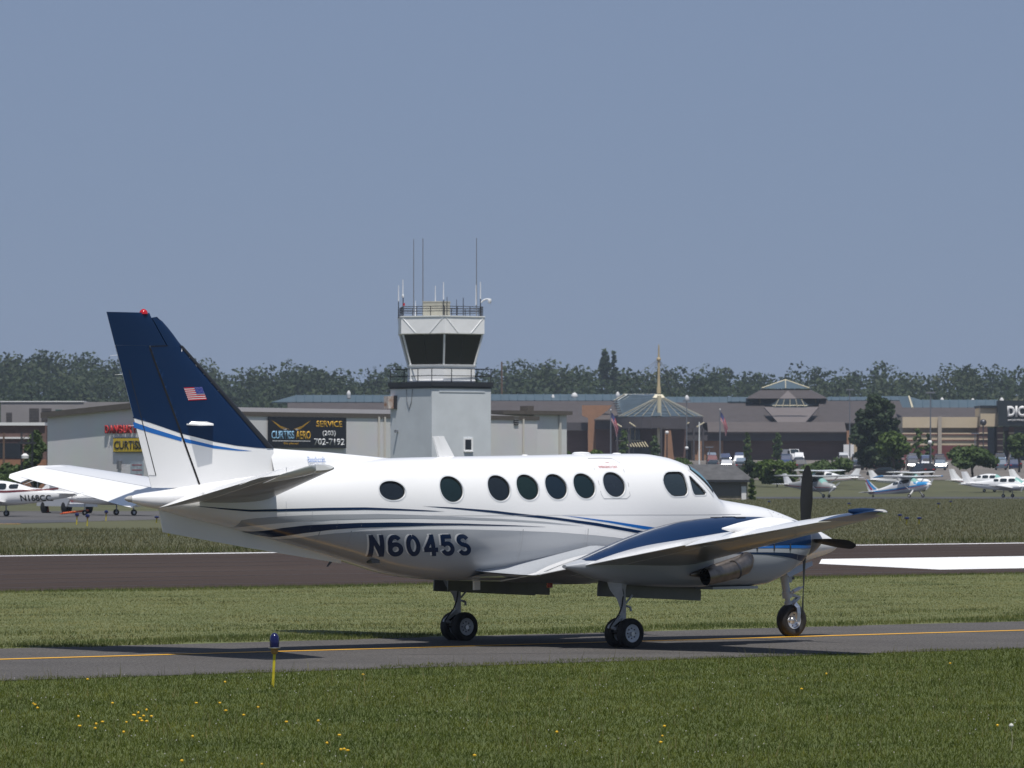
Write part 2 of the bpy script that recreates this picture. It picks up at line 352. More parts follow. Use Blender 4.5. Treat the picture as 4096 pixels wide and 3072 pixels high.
    tag(rv.build('fasteners', STEEL, fus), kind='stuff')
    rv = MB()
    for xa in (-10.15, -9.72, -9.3, -8.9, -8.2, -7.6, -6.05, -4.8):
        for k in range(16): rv.lathe([(-.002,.004),(.0025,.003),(.003,0)], FUS.side(xa, max(1.35, FUS.zb(xa)+.15)+.025*k, sg, .003), 'y', 5)
    tag(rv.build('rivet_rows', mat('rivet_paint', (.55,.56,.58), .4), fus), kind='stuff')
# cut the window recesses into the skin
cb = MB()
for lp, sg in CUT: cb.prism([(x, sg*.40, z) for x, z in lp], (0, sg*.6, 0))
cut = cb.build('window_cutter', None, AX); bo = fus.modifiers.new('b', 'BOOLEAN'); bo.object = cut; bo.operation = 'DIFFERENCE'; bo.solver = 'EXACT'
bpy.context.view_layer.update(); old = fus.data; new = bpy.data.meshes.new_from_object(fus.evaluated_get(bpy.context.evaluated_depsgraph_get()))
fus.modifiers.remove(bo); fus.data = new; new.name = 'fuselage'; bpy.data.objects.remove(cut); new.shade_smooth(); new.set_sharp_from_angle(angle=R(40))
# roof antennas and bumps
MB().loft([[(x, y, z) for x, y in ((-7.0+dx, 0), (-6.9+dx*1.0, .018), (-6.74+dx-ex, 0), (-6.9+dx, -.018))] for dx, ex, z in ((0,0,2.80),(-.11,.10,3.13))]).build('blade_antenna', WHITE, fus)
MB().prism([(-6.99,-.017,2.82),(-6.70,-.017,2.82),(-6.90,-.009,3.135),(-7.10,-.009,3.13)], (0,.03,0)).build('blade_antenna', WHITE, fus)
for xa, ya, rx, hz in ((-4.25,0,.155,.035),(-3.55,0,.075,.02),(-5.35,0,.055,.018)):
    MB().add(*(lambda: ([(xa+rx*math.cos(t)*q, ya+rx*.8*math.sin(t)*q, FUS.zt(xa)-.01+hz*z) for q, z in ((1,.0),(1,.6),(.75,1.15),(.01,1.3)) for t in frange(0, 2*math.pi*23/24, 24)],
        [(i*24+k, i*24+(k+1)%24, (i+1)*24+(k+1)%24, (i+1)*24+k) for i in range(3) for k in range(24)]))()).build('roof_antenna_dome', WHITE, fus, True)
MB().bar((-3.22,0,2.87),(-3.22,0,2.985),.005,.003).build('whip_antenna', STEEL, fus)
MB().prism([(-8.95,-.01,1.36),(-8.88,-.01,1.36),(-9.03,-.008,1.22),(-9.05,-.008,1.22)], (0,.02,0)).build('belly_antenna', STEEL, fus)
MB().box(-6.33,-6.22,-.02,.02,.84,1.0).build('belly_antenna', WHITE, fus)
MB().lathe([(-.05,.0),(-.045,.045),(0,.05),(.06,.05)], (-4.95,-.1,.90), 'z', 16).build('belly_beacon', REDGLASS, fus, True)
MB().box(-4.6,-4.2,-.05,.05,.90,.965).build('belly_antenna', STEEL, fus)
MB().box(-8.55,-8.40,-.42,-.30,1.27,1.33).build('air_scoop', STEEL, fus)
# tail cone lamp
MB().lathe([(-.17,.0),(-.16,.02),(-.10,.045),(0,.056),(.12,.060)], (-12.42,0,2.22), 'x', 20).build('tail_lamp', AMBER, fus, True)
# ---- wings
LE_T = [(.5,-3.5,1.17),(1.4,-3.6,1.26),(2.5,-3.72,1.40),(6.35,-4.12,1.965),(6.7,-4.22,2.01),(6.9,-4.36,2.035),(6.97,-4.50,2.045)]
TE_T = [(.5,-6.22,.98),(1.25,-6.1,1.09),(4.0,-5.61,1.555),(6.35,-5.17,1.905),(6.7,-5.10,1.965),(6.9,-5.0,2.0),(6.97,-4.86,2.03)]
lx, lz, tx, tz = interp(LE_T, 1), interp(LE_T, 2), interp(TE_T, 1), interp(TE_T, 2)
def thick(y): return float(np.interp(y, [.5, 2.5, 6.35, 6.7, 6.9, 6.97], [.175, .165, .125, .11, .08, .03]))
def prof(t, th):
    return 5*th*(.2969*math.sqrt(t)-.126*t-.3516*t*t+.2843*t**3-.1015*t**4)
def wsec(y, t, up, LEx, LEz, TEx, TEz, th, camber=.022):
    c = LEx-TEx; h = prof(t, th)*c*(1 if up else -1)+camber*4*t*(1-t)*c
    return (LEx+(TEx-LEx)*t, y, LEz+(TEz-LEz)*t+h)
def wing_pt(y, t, up): return wsec(y, t, up, lx(y), lz(y), tx(y), tz(y), thick(y))
def aero(ys, t0, t1, pt, sg, drop=0.0, n=14):
    ts = [t0+(t1-t0)*(1-math.cos(math.pi*k/n))/2 if t0 == 0 else t0+(t1-t0)*k/n for k in range(n+1)]; rings = []
    for y in ys:
        up = [pt(y, t, True) for t in ts]; lo = [pt(y, t, False) for t in ts][::-1]
        if t0 == 0: lo = lo[:-1]
        ring = []
        hx, hz = up[0][0], (up[0][2]+pt(y, t0, False)[2])/2
        for p in up+lo:
            x, z = p[0]-hx, p[2]-hz
            if drop: x, z = x*math.cos(drop)-z*math.sin(drop), x*math.sin(drop)+z*math.cos(drop)
            ring.append((hx+x, sg*p[1], hz+z))
        rings.append(ring)
    return MB().loft(rings)
UNDERSHADE = mat('shaded_stained_underside', (.15,.145,.135), .35, coat=.3, col2=(.22,.21,.19), scale=1.4, stretch=(.3,1.5,1))
def paint_undershade(o):                                         # underside shade painted into downward faces of wings and tail, with some exhaust staining
    o.data.materials.append(UNDERSHADE)
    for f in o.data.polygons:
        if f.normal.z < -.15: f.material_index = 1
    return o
for sg in (-1, 1):
    wg = paint_undershade(aero(frange(.5, 1.25, 4), 0, .999, wing_pt, sg).build('wing', WHITE, AX, True, angle=50))
    paint_undershade(aero(frange(1.25, 6.36, 22), 0, .755, wing_pt, sg).build('wing_panel', WHITE, wg, True, angle=50))
    paint_undershade(aero(frange(1.26, 3.98, 12), .762, .999, wing_pt, sg, R(.5)).build('flap', WHITE, wg, True, angle=50))
    al = paint_undershade(aero(frange(4.0, 6.34, 10), .762, .999, wing_pt, sg, R(3)).build('aileron', WHITE, wg, True, angle=50))
    tip = aero([6.362, 6.45, 6.55, 6.7, 6.8, 6.9, 6.95, 6.97], 0, .999, wing_pt, sg).build('wing_tip', NAVY, wg, True, angle=60)
    MB().add([(-4.47+.12*math.cos(u)*math.cos(q), sg*(6.87+.10*math.sin(u)*math.cos(q)), 2.035+.045*math.sin(q)) for q in frange(-1.5, 1.5, 9) for u in frange(0, 6.283*15/16, 16)],
        [(i*16+k, i*16+(k+1)%16, (i+1)*16+(k+1)%16, (i+1)*16+k) for i in range(8) for k in range(16)]).build('tip_light', AMBER, tip, True)
    h = Hull([(-5.34,1.80,1.78,.008,1.79),(-4.95,1.885,1.70,.06,1.78),(-4.42,1.95,1.66,.10,1.78),(-4.1,1.925,1.66,.09,1.78),(-3.9,1.87,1.7,.02,1.78)], 2.0)
    MB().hull(h, frange(-5.34, -3.9, 20), 20, sg*4.5).build('wing_fairing', WHITE, wg, True, angle=70)
    h = Hull([(-5.0,2.075,2.03,.008,2.05),(-4.75,2.095,1.99,.03,2.04),(-4.5,2.085,1.99,.035,2.03),(-4.36,2.05,2.0,.01,2.02)], 2.0)
    MB().hull(h, frange(-5.0, -4.36, 10), 12, sg*6.80).build('tip_fairing', NAVY, tip, True, angle=70)
    for y in (4.5, 5.2, 6.0):
        p = wing_pt(y, .999, True); MB().bar((p[0]+.05, sg*y, p[2]+.0), (p[0]-.12, sg*y, p[2]-.03), .004, .002, 5).build('static_wick', WHITE, al)
    # root fillet
    rows = []
    for k in range(28):
        t = k/27; x = -6.70+3.2*t
        zi = float(np.interp(x, [-6.7,-6.2,-5.6,-4.64,-4.0,-3.5], [1.135,1.20,1.31,1.50,1.46,1.30]))
        a = Vector(FUS.side(x, zi, sg, .002))
        if x < -6.05:
            q = (x+6.70)/.65; b = Vector((x+.04*q, sg*(.80+.52*q**.8), 1.125-.05*math.sin(q*1.57)))
        else:
            tt = (lx(1.32)-x)/(lx(1.32)-tx(1.32)); p = wing_pt(1.32, min(max(tt,.02),.99), True); b = Vector((p[0], sg*p[1], p[2]+.004))
        row = []
        for j in range(9):
            q = j/8; m = a*(1-q)+b*q; m.z -= .075*math.sin(math.pi*q)*min(1, t*6)*(1-.3*t); m.y -= sg*.05*math.sin(math.pi*q)*(1-q)*min(1,t*6); row.append(m)
        under = [Vector((r.x, r.y, min(r.z-.01, 1.06))) for r in row[::-1]] if x < -6.05 else []
        rows.append(row)
    MB().grid(rows).build('wing_root_fillet', SILVER, wg, True, angle=80)
    und = []
    for k in range(10):
        q = k/9; x = -6.70+.62*q; b = rows[min(int(q*.62/3.2*27+.5), 27)][-1]
        und.append([Vector((b.x, b.y, b.z-.012))*(1-j/4)+Vector((x, sg*max(.05, FUS.y(x, 1.02)-.05), 1.02))*(j/4) for j in range(5)])
    MB().grid(und).build('fillet_underside', SILVER, wg, True, angle=80)
    # ---- nacelle
    ny = sg*NAC_Y
    nac = MB().hull(NAC, frange(-6.2, -1.59, 70), 48, ny).build('engine_nacelle', SILVER, AX, True, angle=60)
    NT = [(-5.9,1.3,1.30),(-5.5,1.4,1.30),(-4.9,1.5,1.39),(-4.3,1.6,1.46),(-3.27,1.7,1.50),(-2.865,1.8,1.50),(-2.451,1.8,1.494),(-2.01,1.8,1.496),(-1.80,1.8,1.489),(-1.60,1.8,1.487)]
    band('navy_cowl_paint', NT, NAVY, NAC, nac, (-1, 1), ny, 14, top=True, off=.003)
    band('navy_stripe', [(-3.592,1.398,1.395),(-3.069,1.4,1.379),(-2.659,1.396,1.361),(-2.341,1.388,1.331),(-2.117,1.378,1.304),(-1.88,1.345,1.259),(-1.64,1.33,1.24)], NAVY, NAC, nac, (-1,1), ny)
    band('blue_stripe', [(-3.271,1.461,1.451),(-2.865,1.477,1.459),(-2.451,1.494,1.456),(-2.01,1.496,1.450),(-1.80,1.489,1.444),(-1.60,1.487,1.44)], BLUE, NAC, nac, (-1,1), ny)
    for xa in (-1.95, -3.45):
        for s2 in (-1, 1):
            MB().grid([[(p[0], p[1]+ny, p[2]) for p in (NAC.side(xx, z, s2, .0032) for z in frange(1.05, 1.44, 12))] for xx in (xa-.004, xa+.004)]).build('cowl_seam', PANEL, nac, True)
    for xa in (-2.15,-2.5,-2.85):
        for s2 in (-1,1):
            p = NAC.side(xa, 1.47, s2, .004); MB().box(p[0]-.012,p[0]+.012,p[1]+ny-.006,p[1]+ny+.006,p[2]-.05,p[2]+.05).build('cowl_latch', STEEL, nac)
    for xa, dz in ((-3.25,0),(-3.02,0),(-2.9,-.012)):
        MB().box(xa-.09, xa+.09, ny-.06-.1*(xa>-3), ny+.04-.1*(xa>-3), NAC.zt(xa)-.02+dz, NAC.zt(xa)+.012+dz).build('cowl_vent', STEEL, nac)
    # exhaust stacks, one on each side of the nacelle
    for s2 in (-1, 1):
        yo = ny+s2*.56
        path = [(-3.02, ny+s2*.33, 1.30), (-3.06, ny+s2*.45, 1.28), (-3.18, ny+s2*.54, 1.21), (-3.38, yo, 1.145), (-3.65, yo+s2*.01, 1.09), (-3.98, yo+s2*.02, 1.045)]
        rings = []
        for k, p in enumerate(path):
            a = Vector(path[max(k-1,0)]); b = Vector(path[min(k+1,len(path)-1)]); d = (b-a).normalized(); u = d.cross(Vector((0,0,1))).normalized(); q = u.cross(d)
            r = (.10,.135,.14,.135,.13,.128)[k]
            rings.append([Vector(p)+(u*math.cos(t)*r*.92+q*math.sin(t)*r) for t in frange(0, 2*math.pi*23/24, 24)])
        ex = MB().loft(rings, False).build('exhaust_stack', BRONZE, nac, True, angle=70)
        inner = [[Vector(p)*1.0 for p in rings[-1]]]
        c0 = sum(rings[-1], Vector())/24; c1 = sum(rings[-2], Vector())/24
        inner = [[c0+(p-c0)*.94 for p in rings[-1]], [c1+(p-c1)*.9 for p in rings[-2]], [c1+(p-c1)*.02 for p in rings[-2]]]
        MB().loft([rings[-1]]+inner, False).build('exhaust_bore', SOOT, ex, True)
        band_r = [[c0*(.0)+p for p in r] for r in rings]
        m0 = rings[3]; cm = sum(m0, Vector())/24
        MB().loft([[cm+(p-cm)*1.03+Vector((dx,0,-dx*.17)) for p in m0] for dx in (-.02,.02)], False).build('exhaust_clamp', STEEL, ex, True)
        MB().hull(Hull([(-4.15,1.10,1.06,.02,1.08),(-3.8,1.20,1.02,.06,1.12),(-3.3,1.34,1.02,.10,1.18),(-3.0,1.41,1.10,.09,1.25),(-2.93,1.38,1.16,.03,1.26)], 2), frange(-4.15,-2.93,12), 16, ny+s2*.44).build('exhaust_shroud', BRONZE, ex, True)
    MB().box(-3.5,-2.6,ny-.2,ny+.2,.845,.885).build('oil_cooler_flap', SILVER, nac)
    # propeller
    pr = MB().lathe([(-.02,.0),(-.02,.262),(.03,.258),(.12,.235),(.24,.18),(.34,.115),(.41,.055),(.44,.02),(.447,0)], (-1.57,ny,1.56), 'x', 32).build('propeller', mat('spinner_grey_metal', (.20,.205,.215), .32, metal=.9), AX, True, angle=50)
    MB().lathe([(0,.27),(.0,.10)], (-1.595,ny,1.56), 'x', 32).build('spinner_backplate', STEEL, pr)
    for k in range(4):
        a = k*math.pi/2+R(3 if sg < 0 else 48); rings = []
        for r in frange(.16, 1.14, 12):
            ch = float(np.interp(r, [.16,.3,.6,.95,1.08,1.14], [.05,.075,.095,.085,.06,.02])); th = float(np.interp(r, [.16,.3,1.14],[.045,.02,.004])); tw = R(float(np.interp(r,[.16,1.14],[65,25])))
            ring = []
            for c, t in ((-1,0),(-.5,.8),(.2,1),(1,0),(.2,-.6),(-.5,-.5)):
                u, v = c*ch*math.cos(tw)-t*th*math.sin(tw), c*ch*math.sin(tw)+t*th*math.cos(tw)   # u: in disc, v: along shaft
                ring.append((-1.47+v, ny+r*math.cos(a)-u*math.sin(a), 1.56+r*math.sin(a)+u*math.cos(a)))
            rings.append(ring)
        MB().loft(rings).build('blade', DARKPROP, pr, True, angle=60)
    # ---- main gear
    DOORG = mat('gear_door_shade_grey', (.12,.125,.13), .4, coat=.3, var=.15, scale=3)  # silver doors coloured darker: the shade under the wing is put into the paint
    gx = -5.06
    mg = MB().loft([[(x, ny+y, z) for x, y in ((gx-.02+dx-rx, 0), (gx-.02+dx, r), (gx-.02+dx+rx, 0), (gx-.02+dx, -r))] for dx, rx, r, z in ((-.12,.22,.10,1.05),(-.10,.15,.09,.86),(-.03,.085,.075,.72),(0,.062,.062,.6),(0,.06,.06,.42))]).build('main_gear', GEARP, AX, True, angle=30)
    MB().bar((gx-.02,ny,.43),(gx-.01,ny,.20),.04,.04,14).bar((gx,ny-.21,.215),(gx,ny+.21,.215),.035,.035,12).build('oleo_axle', ALU, mg, True)
    MB().prism([(gx-.05,ny-.03,.50),(gx-.07,ny-.03,.42),(gx-.27,ny-.025,.30),(gx-.28,ny-.025,.34)], (0,.06,0)).build('torque_link', GEARP, mg)
    MB().prism([(gx-.03,ny-.04,.22),(gx-.03,ny-.04,.27),(gx-.27,ny-.03,.335),(gx-.28,ny-.03,.30)], (0,.08,0)).build('torque_link', GEARP, mg)
    MB().tube([(gx-.10,ny-.05,.97),(gx-.07,ny-.07,.8),(gx-.10,ny-.07,.62),(gx-.16,ny-.07,.50),(gx-.27,ny-.06,.38),(gx-.32,ny-.06,.32),(gx-.31,ny-.05,.24),(gx-.2,ny-.05,.22)], .011, 6).build('brake_hose', BLACKR, mg, True)
    MB().tube([(gx+.05,ny,.62),(gx+.12,ny,.60),(gx+.13,ny,.545)], .018, 8).bar((gx+.03,ny,.66),(gx+.16,ny,.78),.015,.015,6).build('drag_brace', GEARP, mg)
    for s2 in (-1, 1):
        c = (gx, ny+s2*.135, .222)
        ty = MB().lathe([(-.055,.13),(-.075,.16),(-.078,.19),(-.066,.212),(-.04,.222),(0,.225),(.04,.222),(.066,.212),(.078,.19),(.075,.16),(.055,.13)], c, 'y', 40).build('wheel', TYRE, mg, True, angle=60)
        rim = MB()
        for q in (-1, 1):
            rim.lathe([(q*.055,.135),(q*.062,.13),(q*.05,.115),(q*.035,.09),(q*.035,.03),(q*.06,.028),(q*.062,0)], c, 'y', 32)
        rim.build('wheel_rim', ALU if False else mat('wheel_paint', (.62,.64,.66), .35, var=.1, scale=9), mg, True, angle=40)
        bl = MB()
        for k in range(8):
            t = k*math.pi/4
            for q in (-1,1): bl.lathe([(q*.034,.011),(q*.043,.011),(q*.043,0)], (c[0]+.075*math.cos(t), c[1], c[2]+.075*math.sin(t)), 'y', 8)
        tag(bl.build('wheel_bolts', STEEL, mg), kind='stuff')
    for yo, x0, x1, dz in ((.27,-5.33,-3.33,0.0),):
        y0 = ny+yo; poly = [(x0+.03,y0,1.02),(x0,y0,.93),(x0-.01,y0,.80),(x0-.005,y0,.765),(x0+.8,y0,.725),(x1,y0,.665),(x1+.005,y0,.80),(x1-.04,y0,.92),(x1-.1,y0,.99)]
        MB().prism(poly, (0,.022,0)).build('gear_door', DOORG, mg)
        if sg > 0:
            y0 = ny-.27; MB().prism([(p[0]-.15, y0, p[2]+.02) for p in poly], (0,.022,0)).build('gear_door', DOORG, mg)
# ---- nose gear
ng = MB().bar((-.16,0,1.12),(-.07,0,.70),.062,.062,16).bar((-.075,0,.72),(-.06,0,.62),.075,.075,16).bar((-.06,0,.64),(-.035,0,.50),.042,.042,14).bar((-.045,0,.56),(-.03,0,.47),.06,.06,14).build('nose_gear', GEARP, AX, True, angle=40)
MB().prism([(-.06,-.03,1.10),(.03,-.03,1.10),(.045,-.03,.93),(-.0,-.03,.86),(-.09,-.03,.88)], (0,.06,0)).build('drag_brace', GEARP, ng)
MB().bar((.04,-.04,.93),(.04,.04,.93),.022,.022,10).build('pivot_bolt', STEEL, ng)
MB().bar((-.02,-.09,.72),(.14,-.07,.77),.032,.032,12).bar((.14,-.07,.77),(.22,-.06,.79),.015,.015,8).bar((-.07,-.1,.705),(-.02,-.09,.72),.015,.015,8).build('shimmy_damper', mat('damper_grey', (.5,.52,.55), .35), ng, True)
MB().prism([(.0,-.035,.70),(.0,-.035,.65),(.20,-.02,.615),(.215,-.02,.64)], (0,.07,0)).prism([(.215,-.02,.615),(.19,-.02,.64),(.0,-.035,.53),(.02,-.035,.49)], (0,.07,0)).build('torque_link', GEARP, ng)
fork = MB()
for s2 in (-1, 1):
    pts = [(-.02,s2*.03,.535),(.02,s2*.10,.525),(.045,s2*.135,.47),(.055,s2*.14,.38),(.04,s2*.14,.25)]
    rings = []
    for k, p in enumerate(pts):
        a = Vector(pts[max(k-1,0)]); b = Vector(pts[min(k+1,4)]); d = (b-a).normalized(); u = d.cross(Vector((0,1,0))).normalized(); q = u.cross(d).normalized()
        rings.append([Vector(p)+u*a1*.035+q*b1*.016 for a1, b1 in ((-1,-1),(1,-1),(1,1),(-1,1))])
    fork.loft(rings)
fork.build('nose_fork', ALU, ng)
MB().bar((.03,-.165,.268),(.03,.165,.268),.026,.026,12).build('axle', ALU, ng, True)
c = (.03, 0, .268)
MB().lathe([(-.06,.135),(-.085,.165),(-.095,.205),(-.085,.24),(-.055,.262),(0,.268),(.055,.262),(.085,.24),(.095,.205),(.085,.165),(.06,.135)], c, 'y', 44).build('wheel', TYRE, ng, True, angle=60)
rim = MB()
for q in (-1, 1): rim.lathe([(q*.06,.137),(q*.072,.135),(q*.07,.125),(q*.045,.11),(q*.03,.06),(q*.05,.045),(q*.055,0)], c, 'y', 36)
rim.build('wheel_rim', mat('rim_silver', (.7,.71,.72), .28, metal=.7), ng, True, angle=40)
bl = MB()
for k in range(6):
    t = k*math.pi/3+.3
    for q in (-1,1): bl.lathe([(q*.04,.010),(q*.052,.010),(q*.052,0)], (c[0]+.088*math.cos(t), 0, c[2]+.088*math.sin(t)), 'y', 8)
tag(bl.build('wheel_bolts', STEEL, ng), kind='stuff')
for s2 in (-1, 1): MB().prism([(-.28,s2*.17,1.06),(.32,s2*.17,1.20),(.30,s2*.20,1.13),(.0,s2*.21,1.02),(-.2,s2*.21,.95),(-.24,s2*.2,1.0)], (0,.015,0)).build('gear_door', SILVER, ng)
# ---- fin, rudder, dorsal
FLE = [(2.30,-9.62),(2.94,-10.01),(4.44,-11.66),(4.60,-11.80),(4.74,-11.95),(4.82,-12.09),(4.86,-12.25)]
FTE = [(2.30,-12.11),(2.36,-12.13),(4.86,-12.90)]
def fle(z): return float(np.interp(z, [r[0] for r in FLE], [r[1] for r in FLE]))
def fte(z): return float(np.interp(z, [r[0] for r in FTE], [r[1] for r in FTE]))
def fin_y(x, z):
    L, T = fle(z), fte(z); t = min(max((L-x)/(L-T), .0005), 1); return max(prof(t, .10)*min(L-T, 2.2), .004)
def fhinge(z): return float(np.interp(z, [2.40,4.35], [-11.34,-12.19]))
def fin_piece(zs, xa, xb, n=14):
    rings = []
    for z in zs:
        a, b = xa(z), xb(z); ts = [(1-math.cos(math.pi*k/n))/2 if a == fle(z) else k/n for k in range(n+1)]
        up = [(a+(b-a)*t, fin_y(a+(b-a)*t, z), z) for t in ts]; lo = [(p[0], -p[1], p[2]) for p in up[::-1]]
        rings.append(up+lo)
    return MB().loft(rings)
fin = fin_piece(frange(2.32, 4.388, 26), fle, lambda z: fhinge(z)).build('fin', WHITE, AX, True, angle=50)
def rhinge(z): return fhinge(z)-.018
rud = fin_piece(frange(2.375, 4.387, 24), rhinge, fte).build('rudder', WHITE, AX, True, angle=50)
fin_piece([4.3885,4.45,4.55,4.65,4.74,4.78], fle, lambda z: float(np.interp(z, [4.395,4.80],[-11.90,-12.16]))).build('fin_tip', NAVY, fin, True, angle=60)
fin_piece([4.3885,4.5,4.6,4.7,4.78,4.83,4.855], lambda z: float(np.interp(z, [4.39,4.80],[-11.915,-12.175])), fte).build('rudder_horn', NAVY, rud, True, angle=60)
MB().prism([(-12.17,-.03,4.78),(-12.06,-.03,4.80),(-12.0,-.03,4.75),(-12.12,-.03,4.76)],(0,.06,0)).build('beacon_base', NAVY, fin)
MB().lathe([(0,.062),(.025,.060),(.05,.048),(.07,.024),(.076,0)], (-12.27,0,4.835), 'z', 20).build('beacon_light', REDGLASS, rud, True)
def fin_band(name, xt, xb, mat_, parent, x0, x1, n=10, m=40):
    for sg in (-1, 1):
        rows = []
        for x in frange(x0, x1, m):
            a, b = xt(x), xb(x); rows.append([(x, sg*(fin_y(x, a+(b-a)*k/n)+.003), a+(b-a)*k/n) for k in range(n+1)])
        MB().grid(rows).build(name, mat_, parent, True, angle=80)
FB = sorted([(-12.489,3.373),(-12.176,3.297),(-11.684,3.15),(-11.135,3.034),(-10.74,2.977),(-10.342,2.946),(-10.0,2.938)])
fb = interp(FB, 1)
def le_z(x): return float(np.interp(x, [r[1] for r in FLE][::-1], [r[0] for r in FLE][::-1]))
def te_z(x): return float(np.interp(x, [-12.90,-12.13], [4.86,2.36]))
def hz_of(x): return float(np.interp(x, [-12.19,-11.34], [4.35,2.40]))
# blue on the fin: rows along height between hinge and leading edge
for sg in (-1, 1):
    for nm, xa, xb, par, zz in (('navy_fin_paint', fle, fhinge, fin, frange(2.94, 4.388, 40)), ('navy_rudder_paint', rhinge, fte, rud, frange(2.94, 4.387, 40))):
        bm = bmesh.new()
        poly = [(xa(z), z) for z in zz[::-1]]+[(xb(z), z) for z in zz]
        # clip by the paint curve
        x_lo = [x for x in frange(xb(3.3), xa(2.95), 30)]
        up = [(x, z) for x, z in poly if z > fb(x)+.002]
        a = max(up, key=lambda p: p[0]); 
        right = [(x, z) for x, z in [(xa(z)-(.03 if xa is fle else 0), z) for z in zz[::-1]] if z > fb(x)+.002]; left = [(x, z) for x, z in [(xb(z), z) for z in zz] if z > fb(x)+.002]
        cx0, cx1 = left[0][0], right[-1][0]
        curve = [(x, fb(x)) for x in frange(cx1+.008, cx0-.003, 24)]
        lp = right+curve+left
        vs = [bm.verts.new((x,0,z)) for x, z in lp]; bm.faces.new(vs)
        drape(bm, nm, NAVY, lambda x, z, o, sg=sg: (x, sg*(fin_y(x, z)+o), z), par, .003, .06, .12)
MB().add([(fhinge(z)-.009+dx, dy, z) for z in (2.42,4.36) for dx, dy in ((-.006,.062-.025*(z>4)),(.006,.062-.025*(z>4)),(.006,-.062+.025*(z>4)),(-.006,-.062+.025*(z>4)))], [(0,1,5,4),(1,2,6,5),(2,3,7,6),(3,0,4,7),(0,3,2,1),(4,5,6,7)]).build('hinge_gap', SOOT, fin)
ft = interp(sorted([(-12.471,3.316),(-12.176,3.226),(-11.658,3.086),(-11.135,2.98),(-10.74,2.928),(-10.475,2.902)]), 1)
fbt = interp(sorted([(-12.446,3.231),(-12.176,3.158),(-11.658,3.032),(-11.135,2.937),(-10.74,2.906),(-10.462,2.9)]), 1)
fin_band('blue_stripe', ft, fbt, BLUE, fin, -11.642, -10.47, 3)
fin_band('blue_stripe', ft, fbt, BLUE, rud, -12.44, -11.664, 3, 20)
for sg in (-1, 1):
    rows = []
    for z in frange(2.945, 4.40, 40):
        wd = float(np.interp(z, [2.94,4.43], [.16,.065])); rows.append([(fle(z)-wd*k/6+.010*(k==0), sg*(fin_y(fle(z)-wd*k/6, z)+.010), z) for k in range(7)])
    MB().grid(rows).build('de_ice_boot', BOOT, fin, True, angle=80)
    # flag
    fz = lambda x, z, o, sg=sg: (x, sg*(fin_y(x, z)+o), z)
    def fq(u, v): return (-11.637+.313*u+.078*v, 3.80+.016*u-.182*v)     # u forward, v down
    patch('flag_field', [[fq(0,0),fq(1,0),fq(1,1),fq(0,1)]], mat('flag_white', (.75,.75,.75), .4), fz, fin, .006, .04, .04)
    for k in range(7): patch('flag_stripe', [[fq(0,2*k/13),fq(1,2*k/13),fq(1,(2*k+1)/13),fq(0,(2*k+1)/13)]], mat('flag_red', (.45,.01,.02), .4), fz, fin, .0085, .04, .04)
    patch('flag_canton', [[fq(.55,0),fq(1,0),fq(1,7/13),fq(.55,7/13)]], mat('flag_blue', (.015,.03,.22), .4), fz, fin, .011, .04, .04)
    st = []
    for r_ in range(5):
        for c_ in range(6):
            u, v = .585+.075*c_, .05+.108*r_; st.append([fq(u-.012,v),fq(u,v-.018),fq(u+.012,v),fq(u,v+.018)])
    patch('flag_stars', st, MATS['flag_white'], fz, fin, .013, 9, 9)
    # nav antenna blade
    MB().prism([(-11.60,sg*.05,3.27),(-11.50,sg*.09,3.30),(-11.25,sg*.09,3.30),(-11.10,sg*.05,3.275),(-11.25,sg*.27,3.262),(-11.50,sg*.27,3.258)], (0,0,.022)).build('navigation_antenna', WHITE, fin)
    # trim tab seam and wicks
    MB().grid([[(xx, sg*(fin_y(xx, z)+.0045), z) for z in frange(2.55, 4.04, 30) for xx in [float(np.interp(z,[2.55,4.04],[-12.07,-12.53]))+dx]] for dx in (-.006,.006)]).build('trim_tab_seam', BOOT, rud)
    MB().grid([[(x, sg*(fin_y(x, 2.545+dz)+.004), 2.545+dz-.02*(x+12.07)) for x in frange(-12.18,-12.07,6)] for dz in (0,.01)]).build('trim_tab_seam', PANEL, rud)
for z in (3.98, 4.25, 3.26):
    MB().bar((fte(z)+.02,0,z),(fte(z)-.13,0,z-.01),.004,.002,5).build('static_wick', WHITE, rud)
for sg in (-1, 1):
    MB().grid([[(fhinge(z)+dx, sg*(fin_y(fhinge(z)+dx, z)+.0065), z) for z in frange(2.40, 4.36, 20)] for dx in (-.024,-.009,.006)]).build('hinge_gap', SOOT, fin, True)
    MB().grid([[(x, sg*(fin_y(x, 4.38)+.006), 4.382+dz+.05*(x+12.0)) for x in frange(-12.18,-11.90,8)] for dz in (0,.012)]).build('hinge_gap', SOOT, fin, True)
# dorsal fairing
rows = []
for k in range(24):
    x = -10.1+2.25*k/23; zt_ = float(np.interp(x, [-10.1,-10.01,-9.0,-7.86], [2.945,2.94,2.885,2.80])); z0 = FUS.zt(x)-.10*max(.05,1-k/23); hw = .05+.10*(1-k/23)
    rows.append([(x, hw*1.3, z0), (x, hw*.75, z0+(zt_-z0)*.5), (x, .030, zt_-.012), (x, 0, zt_), (x, -.030, zt_-.012), (x, -hw*.75, z0+(zt_-z0)*.5), (x, -hw*1.3, z0)])
rows.append([(-7.80, y, FUS.zt(-7.8)-.002) for y in (.03,.02,.01,0,-.01,-.02,-.03)])
dor = MB().grid(rows).build('dorsal_fairing', WHITE, AX, True, angle=80)
for sg in (-1, 1):
    drape(fit_text('Beechcraft', -9.468, -9.158, 2.742, 2.822, .0, flip=sg > 0), 'maker_lettering', BLUEINK, lambda x, z, o, sg=sg: (x, sg*(.105-.02*(x+9.4)+(2.78-z)*.5+o), z), dor, .006, 1, 1)
